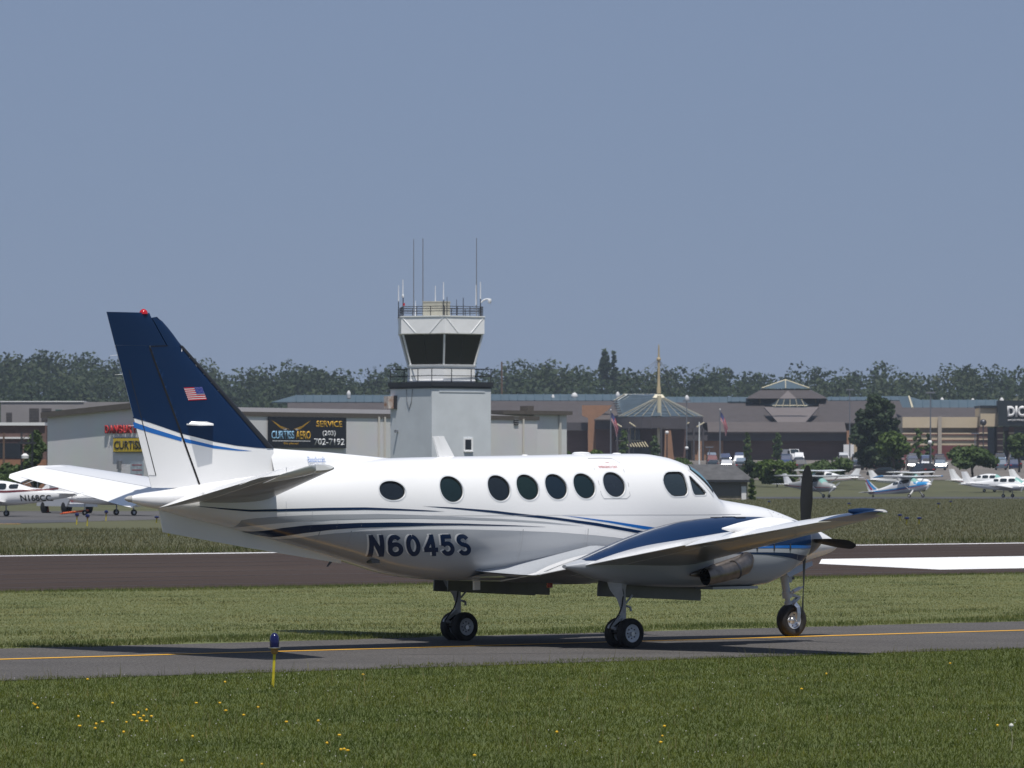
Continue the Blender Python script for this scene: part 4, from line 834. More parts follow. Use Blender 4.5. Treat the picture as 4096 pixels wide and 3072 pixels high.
# things on the shaft faces
nR = Vector((math.sin(R(36)), -math.cos(R(36)), 0)); uR = Vector((math.cos(R(36)), math.sin(R(36)), 0)); nL = Vector((math.sin(R(-54)), -math.cos(R(-54)), 0)); uL = Vector((math.cos(R(-54)), math.sin(R(-54)), 0))
def on_face(n_, u_, s, z, o=0.0): return SO+n_*(2.92+o)+u_*s+Vector((0,0,z))
def fbox(n_, u_, s0, s1, z0, z1, o0, o1): return MB().add([on_face(n_,u_,s,z,o) for o in (o0,o1) for z in (z0,z1) for s in (s0,s1)], [(0,2,3,1),(4,5,7,6),(0,1,5,4),(2,6,7,3),(0,4,6,2),(1,3,7,5)])
fbox(nR,uR,.20,1.12,4.30,5.35,-.02,.07).build('window_surround', TWHITE, tw); fbox(nR,uR,.32,.92,4.42,5.22,.0,.085).build('window_pane', TGLASS, tw); fbox(nR,uR,.22,1.10,4.22,4.30,0,.12).build('window_sill', TWHITE, tw)
fbox(nL,uL,-2.95,-2.35,7.75,8.75,.0,.62).build('vent_hood', mat('rust_streaked_sheet', (.62,.62,.60), .6, col2=(.28,.11,.04), scale=2.2), tw); fbox(nL,uL,-2.30,-1.95,7.7,8.8,.0,.12).build('vent_frame', TBLACK, tw)
MB().tube([on_face(nL,uL,-.6,9.3,.03),on_face(nL,uL,-.55,8.4,.03),on_face(nL,uL,-.2,7.7,.03),on_face(nL,uL,.1,8.3,.03),on_face(nL,uL,.25,9.3,.03)], .025, 5).build('cable_loop', GREY, tw)
fbox(nL,uL,-1.95,-1.8,5.8,6.0,.0,.3).build('wall_lamp', GREY, tw)
fbox(nR,uR,-2.2,2.3,9.02,9.12,.0,.04).build('wall_batten', TWALL, tw)
# ---------------------------------------------------------------- hangar with signs
def ribbed(name, col, scale=9.0, axis=0):
    m = mat(name, col, .55); n = m.node_tree.nodes; lk = m.node_tree.links; b = n['Principled BSDF']
    tc = n.new('ShaderNodeTexCoord'); wv_ = n.new('ShaderNodeTexWave'); wv_.wave_type = 'BANDS'; wv_.bands_direction = 'X'; wv_.inputs['Scale'].default_value = scale/6.2832*1.0; wv_.inputs['Distortion'].default_value = .0
    lk.new(tc.outputs['Object'], wv_.inputs['Vector']); cr = n.new('ShaderNodeValToRGB'); cr.color_ramp.elements[0].position = .15; cr.color_ramp.elements[1].position = .5
    cr.color_ramp.elements[0].color = (*[c*.90 for c in col],1); cr.color_ramp.elements[1].color = (*col,1); lk.new(wv_.outputs['Fac'], cr.inputs['Fac'])
    no = n.new('ShaderNodeTexNoise'); no.inputs['Scale'].default_value = .35; no.inputs['Detail'].default_value = 6; lk.new(tc.outputs['Object'], no.inputs['Vector'])
    mx = n.new('ShaderNodeMix'); mx.data_type = 'RGBA'; mx.blend_type = 'MULTIPLY'; mx.inputs[0].default_value = .16; lk.new(cr.outputs[0], mx.inputs[6]); lk.new(no.outputs['Color'], mx.inputs[7]); lk.new(mx.outputs[2], b.inputs['Base Color'])
    bp = n.new('ShaderNodeBump'); bp.inputs['Strength'].default_value = .6; bp.inputs['Distance'].default_value = .04; lk.new(wv_.outputs['Fac'], bp.inputs['Height']); lk.new(bp.outputs[0], b.inputs['Normal']); return m
SIDING = ribbed('cream_ribbed_siding', (.86,.855,.84), 20.0); BROWN = mat('brown_metal_trim', (.10,.085,.07), .6, var=.1, scale=3); ROOFM = mat('weathered_metal_roof', (.17,.16,.155), .6, var=.12, scale=1.5)
class Wall:                                           # upright plane between two plan points seen at pixel columns
    def __init__(s, px0, d0, px1, d1):
        s.a = Vector(((px0-2048)/F_PX*d0, d0, 0)); s.b = Vector(((px1-2048)/F_PX*d1, d1, 0)); s.u = (s.b-s.a).normalized(); s.L = (s.b-s.a).length; s.rz = math.atan2(s.u.y, s.u.x)
    def s_of(s, px):
        k = (px-2048)/F_PX; return (k*s.a.y-s.a.x)/(s.u.x-k*s.u.y)
    def sz(s, px, py):
        t = s.s_of(px); p = s.a+s.u*t; return t, EYE+(HORIZON-py)/F_PX*p.y
    def frame(s, name, parent=None): return empty(name, s.a, s.rz)
GW = Wall(190, 416, 930, 398); LW = Wall(930, 398, 2150, 432)
hg = empty('hangar', GW.a, GW.rz); tag(hg, 'cream ribbed metal hangar with low gable roof behind the tower', 'hangar')
EZ = 7.8; pk = EYE+(HORIZON-1620)/F_PX*407
MB().prism([(0,0,-.2),(GW.L,0,-.2),(GW.L,0,EZ-.3),(GW.L/2,0,pk-.3),(0,0,EZ-.3)], (0,.25,0)).build('gable_wall', SIDING, hg)
inv = Vector((math.cos(-GW.rz), math.sin(-GW.rz)))
def toG(p): v = Vector(p)-GW.a; c, s_ = math.cos(-GW.rz), math.sin(-GW.rz); return Vector((v.x*c-v.y*s_, v.x*s_+v.y*c, v.z))
sw = MB().prism([(0,0,-.2),(LW.L,0,-.2),(LW.L,0,EZ-.3),(0,0,EZ-.3)], (0,.25,0)).build('side_wall', SIDING, hg); sw.location = toG(LW.a); sw.rotation_euler = (0,0,LW.rz-GW.rz)
dirL = toG(LW.a+LW.u*(LW.L+.6))-toG(LW.a); c0 = toG(LW.a)
e0 = Vector((-.4,-.4,EZ-.35)); e1 = Vector((GW.L+.06,-.4,EZ-.35)); r0 = Vector((GW.L/2,-.4,pk-.05))
rf = MB(); rf.add([e1, e1+dirL, r0+dirL, r0], [(0,1,2,3)]); rf.add([r0, r0+dirL, e0+dirL, e0], [(0,1,2,3)])
roof = rf.build('roof', ROOFM, hg); md = roof.modifiers.new('t', 'SOLIDIFY'); md.thickness = .18; md.offset = 1
for a, b in ((e0, r0), (r0, e1)): MB().prism([a+Vector((0,-.03,-.22)), b+Vector((0,-.03,-.22)), b+Vector((0,-.03,.26)), a+Vector((0,-.03,.26))], (0,.12,0)).build('gable_trim', BROWN, hg)
nrm = Vector((dirL.y, -dirL.x, 0)).normalized()
MB().prism([e1+nrm*.02+Vector((0,0,-.25)), e1+dirL+nrm*.02+Vector((0,0,-.25)), e1+dirL+nrm*.02+Vector((0,0,.12)), e1+nrm*.02+Vector((0,0,.12))], nrm*.08).build('gutter', BROWN, hg)
for px in (1512, 1536, 2090):
    s_, z_ = LW.sz(px, 1700); p = toG(LW.a+LW.u*s_)+nrm*.12; MB().bar((p.x,p.y,-.1),(p.x,p.y,EZ-.5),.09,.09,6).build('downpipe', mat('pale_downpipe', (.55,.53,.48), .5), hg)
s_, z_ = LW.sz(2062, 1682); p = toG(LW.a+LW.u*s_); dn = dirL.normalized()
vn = MB().prism([p+nrm*.02+dn*a+Vector((0,0,b)) for a, b in ((-.3,z_-.4),(.35,z_-.4),(.35,z_+.4),(-.3,z_+.4))], nrm*.06).build('wall_vent', TBLACK, hg)
for k in range(4): MB().prism([p+nrm*.08+dn*a+Vector((0,0,z_-.32+k*.2+b)) for a, b in ((-.27,0),(.32,0),(.32,.07),(-.27,.07))], nrm*.03).build('louvre_slat', mat('vent_grey', (.25,.25,.24), .6), vn)
p = toG(at(385,1900,411)); 
for px, py, s1 in ((300,1893,.2),(482,1860,.35)):
    s_, z_ = GW.sz(px, py); MB().box(s_-.15, s_+.15, -.3, -.02, z_-s1, z_+s1).build('wall_fitting', GREY, hg)
# annex with brown roof right of the tower
aw = Wall(1985, 440, 2242, 446); an = empty('hangar_annex', aw.a, aw.rz); tag(an, 'cream ribbed shed with dark roof edge right of the tower', 'shed')
azt = EYE+(HORIZON-1660)/F_PX*443
s1, _ = aw.sz(2112, 1700)
MB().box(0, s1, 0, 6, 0, azt).build('wall', SIDING, an); MB().box(s1+.001, aw.L, -.8, 6, 0, azt+.02).build('wall', SIDING, an); MB().box(-.3, aw.L+.35, -1.2, 7, azt+.03, azt+.38).build('roof_edge', BROWN, an)
for px in (2108, 2212): s2, _ = aw.sz(px, 1700); MB().box(s2-.12, s2+.12, -.98, -.83, 0, azt).build('downpipe', MATS['pale_downpipe'], an)
MB().box(s1+1.0, s1+1.8, 1, 2, azt+.39, azt+.85).build('roof_vent', BROWN, an)
# signs -------------------------------------------------------------------------------
def sign_text(txt, x0, x1, z0, z1, m_, parent, depth=.02, y=-.02, offset=0.0, name='lettering', shear=0.0):
    bm = fit_text(txt, x0, x1, z0, z1, offset, shear=shear); me = bpy.data.meshes.new(name); 
    r = bmesh.ops.extrude_face_region(bm, geom=bm.faces[:]); bmesh.ops.translate(bm, verts=[v for v in r['geom'] if isinstance(v, bmesh.types.BMVert)], vec=(0,-depth,0)); bmesh.ops.recalc_face_normals(bm, faces=bm.faces)
    bm.to_mesh(me); bm.free(); me.materials.append(m_); o = bpy.data.objects.new(name, me); COL.objects.link(o); o.parent = parent; o.location = (0,y,0); return o
SRED = mat('red_sign_letters', (.42,.02,.02), .5); SYEL = mat('yellow_sign_face', (.62,.44,.03), .5, var=.06, scale=2); SBLK = mat('black_sign_letters', (.012,.012,.012), .5)
def wall_box(W, px0, px1, py0, py1): (a, z1), (b, z0) = W.sz(px0, py0), W.sz(px1, py1); return a, b, z0, z1
x0, x1, z0, z1 = wall_box(GW, 427, 556, 1701, 1733)
sg_ = empty('danbury_sign', GW.a-Vector((math.sin(-GW.rz), math.cos(-GW.rz), 0))*.0, GW.rz); tag(sg_, 'red letters reading DANBURY high on the hangar gable', 'sign')
for k, ch in enumerate('DANBURY'):
    wch = (x1-x0)/7; sign_text(ch, x0+k*wch+.03, x0+(k+1)*wch-.13, z0, z1, SRED, sg_, .15, -.10, .012, 'letter')
x0, x1, z0, z1 = wall_box(GW, 461, 578, 1754, 1806)
cs = empty('curtiss_sign', GW.a, GW.rz); tag(cs, 'yellow sign board with black lettering on the hangar gable', 'sign')
MB().box(x0, x1, -.22, -.03, z0, z1).build('board', SYEL, cs); MB().box(x0-.05, x1+.05, -.20, -.02, z1, z1+.06).box(x0-.05, x1+.05, -.20, -.02, z0-.06, z0).build('board_frame', SBLK, cs)
sign_text('CURTISS', x0+.15, x1-.15, z0+.2, z1-.2, SBLK, cs, .03, -.221, .02)
x0, x1, z0, z1 = wall_box(GW, 524, 576, 1850, 1912)
ps = empty('wall_poster', GW.a, GW.rz); tag(ps, 'faded pale poster on the hangar gable below the yellow sign', 'poster'); MB().box(x0, x1, -.06, -.02, z0, z1).build('sheet', mat('poster_pale', (.5,.56,.60), .6, col2=(.22,.28,.33), scale=2.5), ps)
for k in range(3): MB().box(x0+.2, x1-.2, -.068, -.061, z1-.25-.42*k, z1-.17-.42*k).build('print_line', mat('poster_red', (.35,.08,.10), .6), ps)
x0, x1, z0, z1 = wall_box(LW, 1067, 1378, 1667, 1793); Wd, Hd = x1-x0, z1-z0
bn = empty('service_banner', LW.a, LW.rz); tag(bn, 'black service banner with gold wings on the hangar side wall', 'banner')
MB().box(x0, x1, -.20, -.12, z0, z1).build('board', mat('banner_black', (.010,.012,.018), .5), bn)
GOLD = mat('banner_gold', (.72,.42,.04), .5); BWH = mat('banner_white', (.78,.79,.80), .5); LBL = mat('banner_light_blue', (.28,.52,.74), .5)
X_ = lambda u: x0+Wd*u; Z_ = lambda v: z1-Hd*v
sign_text('SERVICE', X_(.61), X_(.945), Z_(.31), Z_(.11), GOLD, bn, .01, -.205, .012); sign_text('(203)', X_(.69), X_(.86), Z_(.63), Z_(.43), BWH, bn, .01, -.205, .012); sign_text('702-7192', X_(.58), X_(.975), Z_(.90), Z_(.69), BWH, bn, .01, -.205, .012)
sign_text('CURTISS', X_(.035), X_(.325), Z_(.72), Z_(.45), LBL, bn, .01, -.205, .02); sign_text('AERO', X_(.345), X_(.535), Z_(.72), Z_(.45), GOLD, bn, .01, -.205, .02)
MB().box(X_(.05), X_(.53), -.212, -.203, Z_(.785), Z_(.765)).build('print_line', BWH, bn); sign_text('Go places!', X_(.19), X_(.38), Z_(.90), Z_(.82), GOLD, bn, .01, -.205)
for sd in (-1, 1):                                     # the winged emblem: feather strokes either side
    for k in range(7):
        t = k/6; xr = .285+sd*(.02+.03*t); zr = .40-.02*t; xt_ = .285+sd*(.25-.17*t); zt_ = .10+.30*t**.8
        pts = [(xr, zr), (xr+(xt_-xr)*.5, zr-(zr-zt_)*.35), (xt_, zt_), (xr+(xt_-xr)*.55, zr-(zr-zt_)*.35+.045)]
        MB().add([(X_(u), -.208, Z_(v)) for u, v in pts], [(0,1,2,3)]).build('wing_feather', GOLD if k < 4 else BWH, bn)
# ---------------------------------------------------------------- grey building left, behind the hangar
lb = empty('grey_block_building', at(-200, 2000, 520).to_2d().to_3d(), 0); tag(lb, 'grey block building with louvred openings left behind the hangar', 'building')
o_ = lb.location
def lbx(px, d=520): return (px-2048)/F_PX*d-o_.x
def lbz(py, d=520): return EYE+(HORIZON-py)/F_PX*d
CONC = mat('grey_rendered_wall', (.25,.235,.24), .85, var=.08, scale=.5); BRK = mat('red_brown_brick', (.14,.085,.075), .85, var=.15, scale=3); WCAP = mat('white_coping', (.7,.7,.7), .6); ORG = mat('orange_brick', (.26,.13,.075), .85, var=.12, scale=2)
MB().box(lbx(-300), lbx(3), 0, 20, 0, lbz(1700)).box(lbx(3), lbx(780), 0, 20, lbz(1700), lbz(1608)).build('upper_wall', CONC, lb); MB().box(lbx(0), lbx(335), -.1, 20.1, lbz(1608)+.001, lbz(1604)).build('coping', WCAP, lb)
for a, b, c, d_ in ((25,48,1650,1690),(117,156,1633,1688),(166,206,1633,1688)):
    lv = MB().box(lbx(a), lbx(b), -.05, .2, lbz(d_), lbz(c)).build('louvre_opening', mat('dark_louvre', (.06,.055,.06), .7), lb)
    nn = max(3, int((d_-c)/6))
    for k in range(nn): MB().box(lbx(a)+.03, lbx(b)-.03, -.12, -.051, lbz(d_)+.05+k*(d_-c)/37.3/nn, lbz(d_)+.05+(k+.45)*(d_-c)/37.3/nn).build('louvre_slat', mat('louvre_slat_grey', (.13,.12,.12), .7), lv)
MB().box(lbx(222), lbx(248), -.05, .2, lbz(1655), lbz(1638)).build('small_window', mat('green_glass', (.05,.10,.09), .2), lb)
lb2 = empty('brick_front_building', (at(-200,2000,500).x, 500, 0), 0); tag(lb2, 'red brown brick building with white bands at the far left', 'building'); o_ = lb2.location
MB().box(lbx(-300,500), lbx(186,500), 0, 12, lbz(1838,500), lbz(1702,500)).build('brick_wall', BRK, lb2); MB().box(lbx(-300,500), lbx(181,500), -.3, 12, lbz(1702,500)+.002, lbz(1690,500)).build('coping', WCAP, lb2)
MB().box(lbx(-300,500), lbx(128,500), -.15, 0, lbz(1755,500), lbz(1748,500)).build('white_band', WCAP, lb2); MB().box(lbx(-300,500), lbx(90,500), -.12, .1, lbz(1833,500), lbz(1772,500)).build('window_band', TGLASS, lb2)
MB().box(lbx(-300,500), lbx(186,500), -.25, 12, 0, lbz(1838,500)-.002).build('orange_base', ORG, lb2)
# ---------------------------------------------------------------- shopping mall beyond the field
TEAL = mat('teal_standing_seam_roof', (.055,.085,.105), .5, var=.14, scale=.35); TEALG = mat('teal_skylight_glass', (.05,.072,.09), .35, var=.2, scale=.5); SEAM = mat('roof_seam_teal', (.055,.095,.12), .5)
SHING = mat('brown_roof_shingles', (.058,.049,.049), .9, var=.13, scale=.5, bump=.3, bscale=2); SHING2 = mat('pale_roof_shingles', (.082,.068,.064), .9, var=.12, scale=.5, bump=.3, bscale=2); MAUVE = mat('mauve_roof_panel', (.13,.112,.11), .85, var=.05, scale=.4)
FASC = mat('dark_fascia', (.062,.056,.062), .7, var=.1, scale=.5); BRICKM = mat('mall_brick', (.115,.066,.058), .85, var=.12, scale=1.2, stretch=(.3,1,3)); TAN = mat('tan_brick', (.30,.165,.10), .85, var=.1, scale=1); CREAM = mat('cream_steel', (.52,.47,.33), .5); BEIGE = mat('beige_render', (.50,.42,.30), .85, var=.05, scale=.4)
MRED = mat('dark_red_render', (.13,.035,.035), .85, var=.1, scale=.6); MBLK = mat('sign_black', (.012,.018,.022), .5); GREYB = mat('grey_beige_render', (.36,.32,.27), .85)
def mall(name, label, px, d, cat='building'):
    p = at(px, 1850, d); e = empty(name, (p.x, d, terrain(p.x, d)-.1)); tag(e, label, cat); return e
def rel(e, pts): return [at(*p)-e.location for p in pts]
def face(e, name, pts, m_, thick=.25):
    v = rel(e, pts); n_ = (v[1]-v[0]).cross(v[2]-v[0]).normalized()
    if n_.y < 0: n_ = -n_
    return MB().prism(v, n_*thick).build(name, m_, e)
def mbox(e, name, px0, px1, py0, py1, d0, d1, m_):
    a, b = at(px0, py1, d0)-e.location, at(px1, py0, d0)-e.location
    return MB().box(a.x, b.x, a.y, a.y+d1-d0, a.z, b.z).build(name, m_, e)
def slope(e, name, px0, px1, ylo, dlo, yhi, dhi, m_, ins0=0, ins1=0): return face(e, name, [(px0,ylo,dlo),(px1,ylo,dlo),(px1-ins1,yhi,dhi),(px0+ins0,yhi,dhi)], m_)
def seams(e, px0, px1, ylo, dlo, yhi, dhi, step, parent):
    k = px0
    while k < px1:
        a, b = at(k, ylo, dlo)-e.location, at(k, yhi, dhi)-e.location; MB().bar(a+Vector((0,-.12,.05)), b+Vector((0,-.12,.05)), .10, .10, 4).build('roof_seam', SEAM, parent); k += step
# long main range
mm = mall('shopping_mall', 'long brown shopping mall with teal ridge roofs and glass canopy', 2640, 950)
for x0_, x1_, y0_, y1_, i0, i1 in ((1085,1600,1608,1580,100,0),(1955,2490,1602,1577,0,0),(2660,2910,1617,1587,0,0),(2911,3005,1606,1588,0,0),(3006,3040,1612,1590,0,0),(3280,3310,1612,1590,0,0),(3311,3480,1601,1587,0,0),(3481,3640,1600,1585,0,0)):
    s_ = slope(mm, 'ridge_roof', x0_, x1_, y0_, 1000, y1_, 1008, TEAL, i0, i1); seams(mm, x0_+max(14,i0), x1_, y0_, 1000, y1_, 1008, 34, s_)
slope(mm, 'shingle_slope', 1150, 1600, 1690, 985, 1606, 1001, SHING); slope(mm, 'shingle_slope', 1955, 2470, 1700, 975, 1600, 1001, SHING); slope(mm, 'shingle_slope', 2660, 3060, 1690, 975, 1610, 1001, SHING); slope(mm, 'shingle_slope', 3275, 3640, 1692, 975, 1600, 1001, SHING)
face(mm, 'mauve_hip_face', [(3110,1688,969),(3222,1688,969),(3275,1628,984),(3056,1628,984)], MAUVE); slope(mm, 'shingle_slope', 3058, 3277, 1690, 976, 1610, 1002, SHING)
mbox(mm, 'rear_wall', 1150, 3640, 1688, 1850, 1003, 1010, BRICKM)
# glazed gable under the pyramid
g_ = face(mm, 'glazed_gable', [(3096,1630,974),(3226,1630,974),(3236,1619,974),(3205,1596,974),(3118,1596,974),(3082,1619,974)], TEALG)
for px in (3100,3130,3160,3190,3220): a, b = at(px,1628,973.5)-mm.location, at(3160+(px-3160)*.75,1597,973.5)-mm.location; MB().bar(a, b, .09, .09, 4).build('mullion', CREAM, g_)
a, b = at(3090,1622,973.5)-mm.location, at(3230,1622,973.5)-mm.location; MB().bar(a, b, .08, .08, 4).build('mullion', CREAM, g_)
for px in (3042, 3264): a, b = at(px,1616,999)-mm.location, at(px-6,1591,1006)-mm.location; MB().bar(a+Vector((0,-.2,.1)), b+Vector((0,-.2,.1)), .22, .22, 5).build('hip_cap', CREAM, mm)
face(mm, 'ridge_roof', [(3041,1614,998),(3090,1620,996),(3118,1592,1003),(3036,1592,1006)], TEAL); face(mm, 'ridge_roof', [(3228,1620,996),(3281,1614,998),(3281,1590,1006),(3203,1592,1003)], TEAL)
# pyramid roof and drum
ap = at(3142,1519,1012)-mm.location
c4 = rel(mm, [(3047,1554,1004),(3238,1554,1004),(3238+8,1554,1022),(3040,1554,1022)])
py_ = MB().add(c4+[ap], [(0,1,4),(1,2,4),(2,3,4),(3,0,4),(3,2,1,0)]).build('pyramid_roof', TEAL, mm)
for v in c4[:2]: MB().bar(v+Vector((0,-.1,.1)), ap, .13, .13, 4).build('hip_cap', CREAM, py_)
MB().bar((c4[0]+c4[1])/2+Vector((0,-.1,.1)), ap, .1, .1, 4).build('hip_cap', CREAM, py_)
lo_ = rel(mm, [(2985,1594,996),(3305,1594,996),(3315,1594,1030),(2980,1594,1030)]); hi_ = rel(mm, [(3052,1557,1005),(3234,1557,1005),(3240,1557,1021),(3046,1557,1021)]); MB().loft([lo_, hi_]).build('hip_roof', SHING, mm)
face(mm, 'mauve_gable', [(3118,1594,994),(3186,1594,994),(3152,1562,1002)], MAUVE)
# front lower range
slope(mm, 'lower_roof', 2832, 3386, 1727, 950, 1688, 962, SHING2, -4, 8)
mbox(mm, 'fascia', 2740, 3387, 1729, 1763, 951, 960, FASC); mbox(mm, 'brick_wall', 2893, 3387, 1763.2, 1880, 953, 960, BRICKM); mbox(mm, 'tan_wall', 2770, 2892.8, 1763.2, 1880, 952, 960, TAN); mbox(mm, 'tan_pier', 3387.2, 3401, 1722, 1880, 950, 962, TAN); mbox(mm, 'cream_wing', 3401.5, 3428, 1755, 1880, 958, 966, BEIGE)
face(mm, 'fascia_ramp', [(2740,1729,950.8),(2740,1700,950.8),(2790,1700,950.8),(2835,1728.5,950.8)], FASC)
# entrance block
mbox(mm, 'fascia', 2250, 2352, 1690, 1722, 948, 956, FASC); mbox(mm, 'brick_wall', 2250, 2352, 1722.2, 1880, 950, 956, BRICKM)
face(mm, 'tan_gable', [(2352,1880,947),(2388,1880,947),(2380,1680,947),(2432,1640,947),(2448,1621,947),(2328,1621,947),(2328,1662,947),(2352,1672,947)], TAN, .6)
face(mm, 'lower_roof', [(2376,1678,943),(2480,1678,943),(2480,1645,951),(2440,1640,951)], SHING2)
mbox(mm, 'fascia', 2380, 2742, 1679, 1716, 944, 950, FASC); mbox(mm, 'brick_wall', 2384, 2742, 1716.2, 1880, 946, 950, BRICKM)
gl_ = mbox(mm, 'entrance_glazing', 2458, 2560, 1718, 1762, 945.6, 945.95, TGLASS)
for px in (2470,2488,2505,2522,2540): mbox(mm, 'mullion', px-1.2, px+1.2, 1718, 1762, 945.3, 945.55, CREAM).parent = gl_
mbox(mm, 'cream_beam', 2462, 2562, 1760, 1764, 944.6, 945.2, CREAM); mbox(mm, 'entrance_doors', 2470, 2600, 1790, 1850, 945.5, 945.95, TGLASS)
for k in range(8): a, b = at(2500+k*11,1764,944)-mm.location, at(2516+k*11,1788,941)-mm.location; MB().bar(a, b, .12, .12, 4).build('awning_slat', CREAM, mm)
face(mm, 'tan_buttress', [(2655,1880,943.5),(2700,1880,943.5),(2684,1722,943.5),(2660,1722,943.5)], TAN, .8); face(mm, 'tan_buttress', [(2776,1880,943),(2810,1880,943),(2810,1764,943),(2800,1764,943)], TAN, .8)
# canopy: fan of glazed panels under a mast
ca = mall('mall_entrance_canopy', 'fan shaped glazed canopy hung from a tall cream mast at the mall entrance', 2640, 930, 'canopy')
apx = at(2640,1585,938)-ca.location; cz = at(2640,1668,935)-ca.location; RC = 172/F_PX*935
def rim(a): return Vector((cz.x+RC*math.cos(a), cz.y-RC*.85*math.sin(a), cz.z))
NF = 14
for k in range(NF):
    a0, a1 = math.pi*k/NF, math.pi*(k+1)/NF; p, q = rim(a0), rim(a1); t = apx+(p-apx)*.10; u_ = apx+(q-apx)*.10
    pn = MB().add([p, q, u_, t], [(0,1,2,3)]).build('canopy_pane', TEALG, ca); md = pn.modifiers.new('t','SOLIDIFY'); md.thickness = .1
    MB().bar(p+Vector((0,-.1,.1)), t+Vector((0,-.1,.1)), .07, .05, 5).build('canopy_rib', mat('dull_cream_steel', (.30,.28,.21), .6), ca)
for f_ in (.35,.55,.75,.9):
    MB().tube([apx+(rim(math.pi*k/NF)-apx)*f_+Vector((0,-.08,.08)) for k in range(NF+1)], .05, 4).build('canopy_purlin', SEAM, ca)
# stepped wing of the canopy to the left
st = [(2500,1576,944),(2610,1576,944),(2600,1590,940),(2490,1668,936),(2476,1668,937)]
v_ = [at(2500,1576,946)-ca.location, at(2630,1576,946)-ca.location, at(2640,1588,941)-ca.location, at(2475,1667,940)-ca.location, at(2455,1602,945)-ca.location]
lw_ = MB().prism(v_, (0,.3,0)).build('canopy_wing', TEALG, ca)
for k in range(9):
    a = v_[0]+(v_[1]-v_[0])*(k/8); b = v_[4]+(v_[3]-v_[4])*(k/8); MB().bar(a+Vector((0,-.25,0)), b+Vector((0,-.25,0)), .09, .09, 4).build('canopy_rib', MATS['dull_cream_steel'] if k == 0 else SEAM, lw_)
for k in range(7): p = at(2458+k*4,1604+k*9.5,939)-ca.location; MB().box(p.x-.5,p.x+.5,p.y-.2,p.y+.2,p.z-.14,p.z+.05).build('stepped_edge', FASC, lw_)
MB().loft([[rim(math.pi*k/NF)+Vector((0,0,z)) for k in range(NF+1)] for z in (-.1,-2.2)], False, False).build('canopy_fascia', FASC, ca).modifiers.new('t','SOLIDIFY').thickness = .2
for a in (0.1,.7,1.57,2.4,3.04): p = rim(a); MB().bar((p.x,p.y,-.5),(p.x,p.y,p.z-2.1),.22,.22,8).build('canopy_post', FASC, ca)
p = at(2637,1690,930)-ca.location; MB().bar((p.x,p.y,-.5),(p.x,p.y,apx.z),.42,.42,10).build('canopy_post', CREAM, ca)
for s2 in (-1,1):
    for k in range(3): a_ = at(2637+s2*(30+k*60),1712-k*2,929.4)-ca.location; b_ = at(2637+s2*(60+k*60),1690,929.4)-ca.location; MB().bar(a_, b_, .13, .13, 4).build('truss_brace', CREAM, ca)
mbx = at(2635,1580,938)-ca.location; MB().loft([[Vector((mbx.x+sx_*w_, mbx.y+sy_*w_, z)) for sx_, sy_ in ((-1,-1),(1,-1),(1,1),(-1,1))] for w_, z in ((1.2,apx.z-.3),(.7,apx.z+.35))]).build('mast_base', CREAM, ca)
zt = lambda py: EYE+(HORIZON-py)/F_PX*938-ca.location.z
MB().lathe([(zt(1574),.42),(zt(1552),.40),(zt(1545),.30),(zt(1500),.24),(zt(1445),.24),(zt(1440),.42),(zt(1434),.42),(zt(1430),.22),(zt(1405),.14),(zt(1400),.18),(zt(1378),.08)], (mbx.x,mbx.y,0), 'z', 12).build('mast', mat('tan_mast', (.42,.34,.20), .6), ca, True)
for px, py, d in ((2475,1548,960),(2505,1572,958),(2555,1578,950),(2588,1578,948),(2693,1590,948),(2738,1588,955),(2756,1588,960)): MB().bar((mbx.x,mbx.y,zt(1437)), at(px,py,d)-ca.location, .035, .035, 4).build('stay_cable', MATS['dull_cream_steel'], ca)
# roof vents
for i, (px, py, w_, lb_) in enumerate(((1395,1562,16,'white dome vent on the mall roof left of the tower'),(2212,1578,14,'small white dome vent on the roof behind the hangar annex'),(2298,1570,26,'wide white vent on the roof left of the canopy'),(2471,1567,17,'white dome vent just left of the canopy roof'),(2748,1580,18,'white dome vent on the roof right of the canopy'),(3483,1578,18,'white dome vent above the big dark tree'),(3768,1590,18,'white dome vent on the roof above the beige store'),(3891,1593,17,'small white vent between the two right roof domes'),(4007,1590,18,'white dome vent on the roof beside the black store sign'))):
    p = at(px, py+18, 1004); e = empty('roof_vent', p); sc_ = .85*w_/F_PX*1004
    MB().lathe([(-.6,sc_*.55),(0,sc_*.6),(.05,sc_*.62),(.35,sc_*.58),(.7,sc_*.4),(.9,sc_*.15),(.95,0)], (0,0,0), 'z', 14).build('vent_dome', mat('vent_white', (.55,.55,.55), .6), e, True); MB().box(-sc_*.5,sc_*.5,-sc_*.5,sc_*.5,-1.2,-.62).build('vent_curb', SHING, e); tag(e, lb_, 'vent', 'roof vents of the mall')
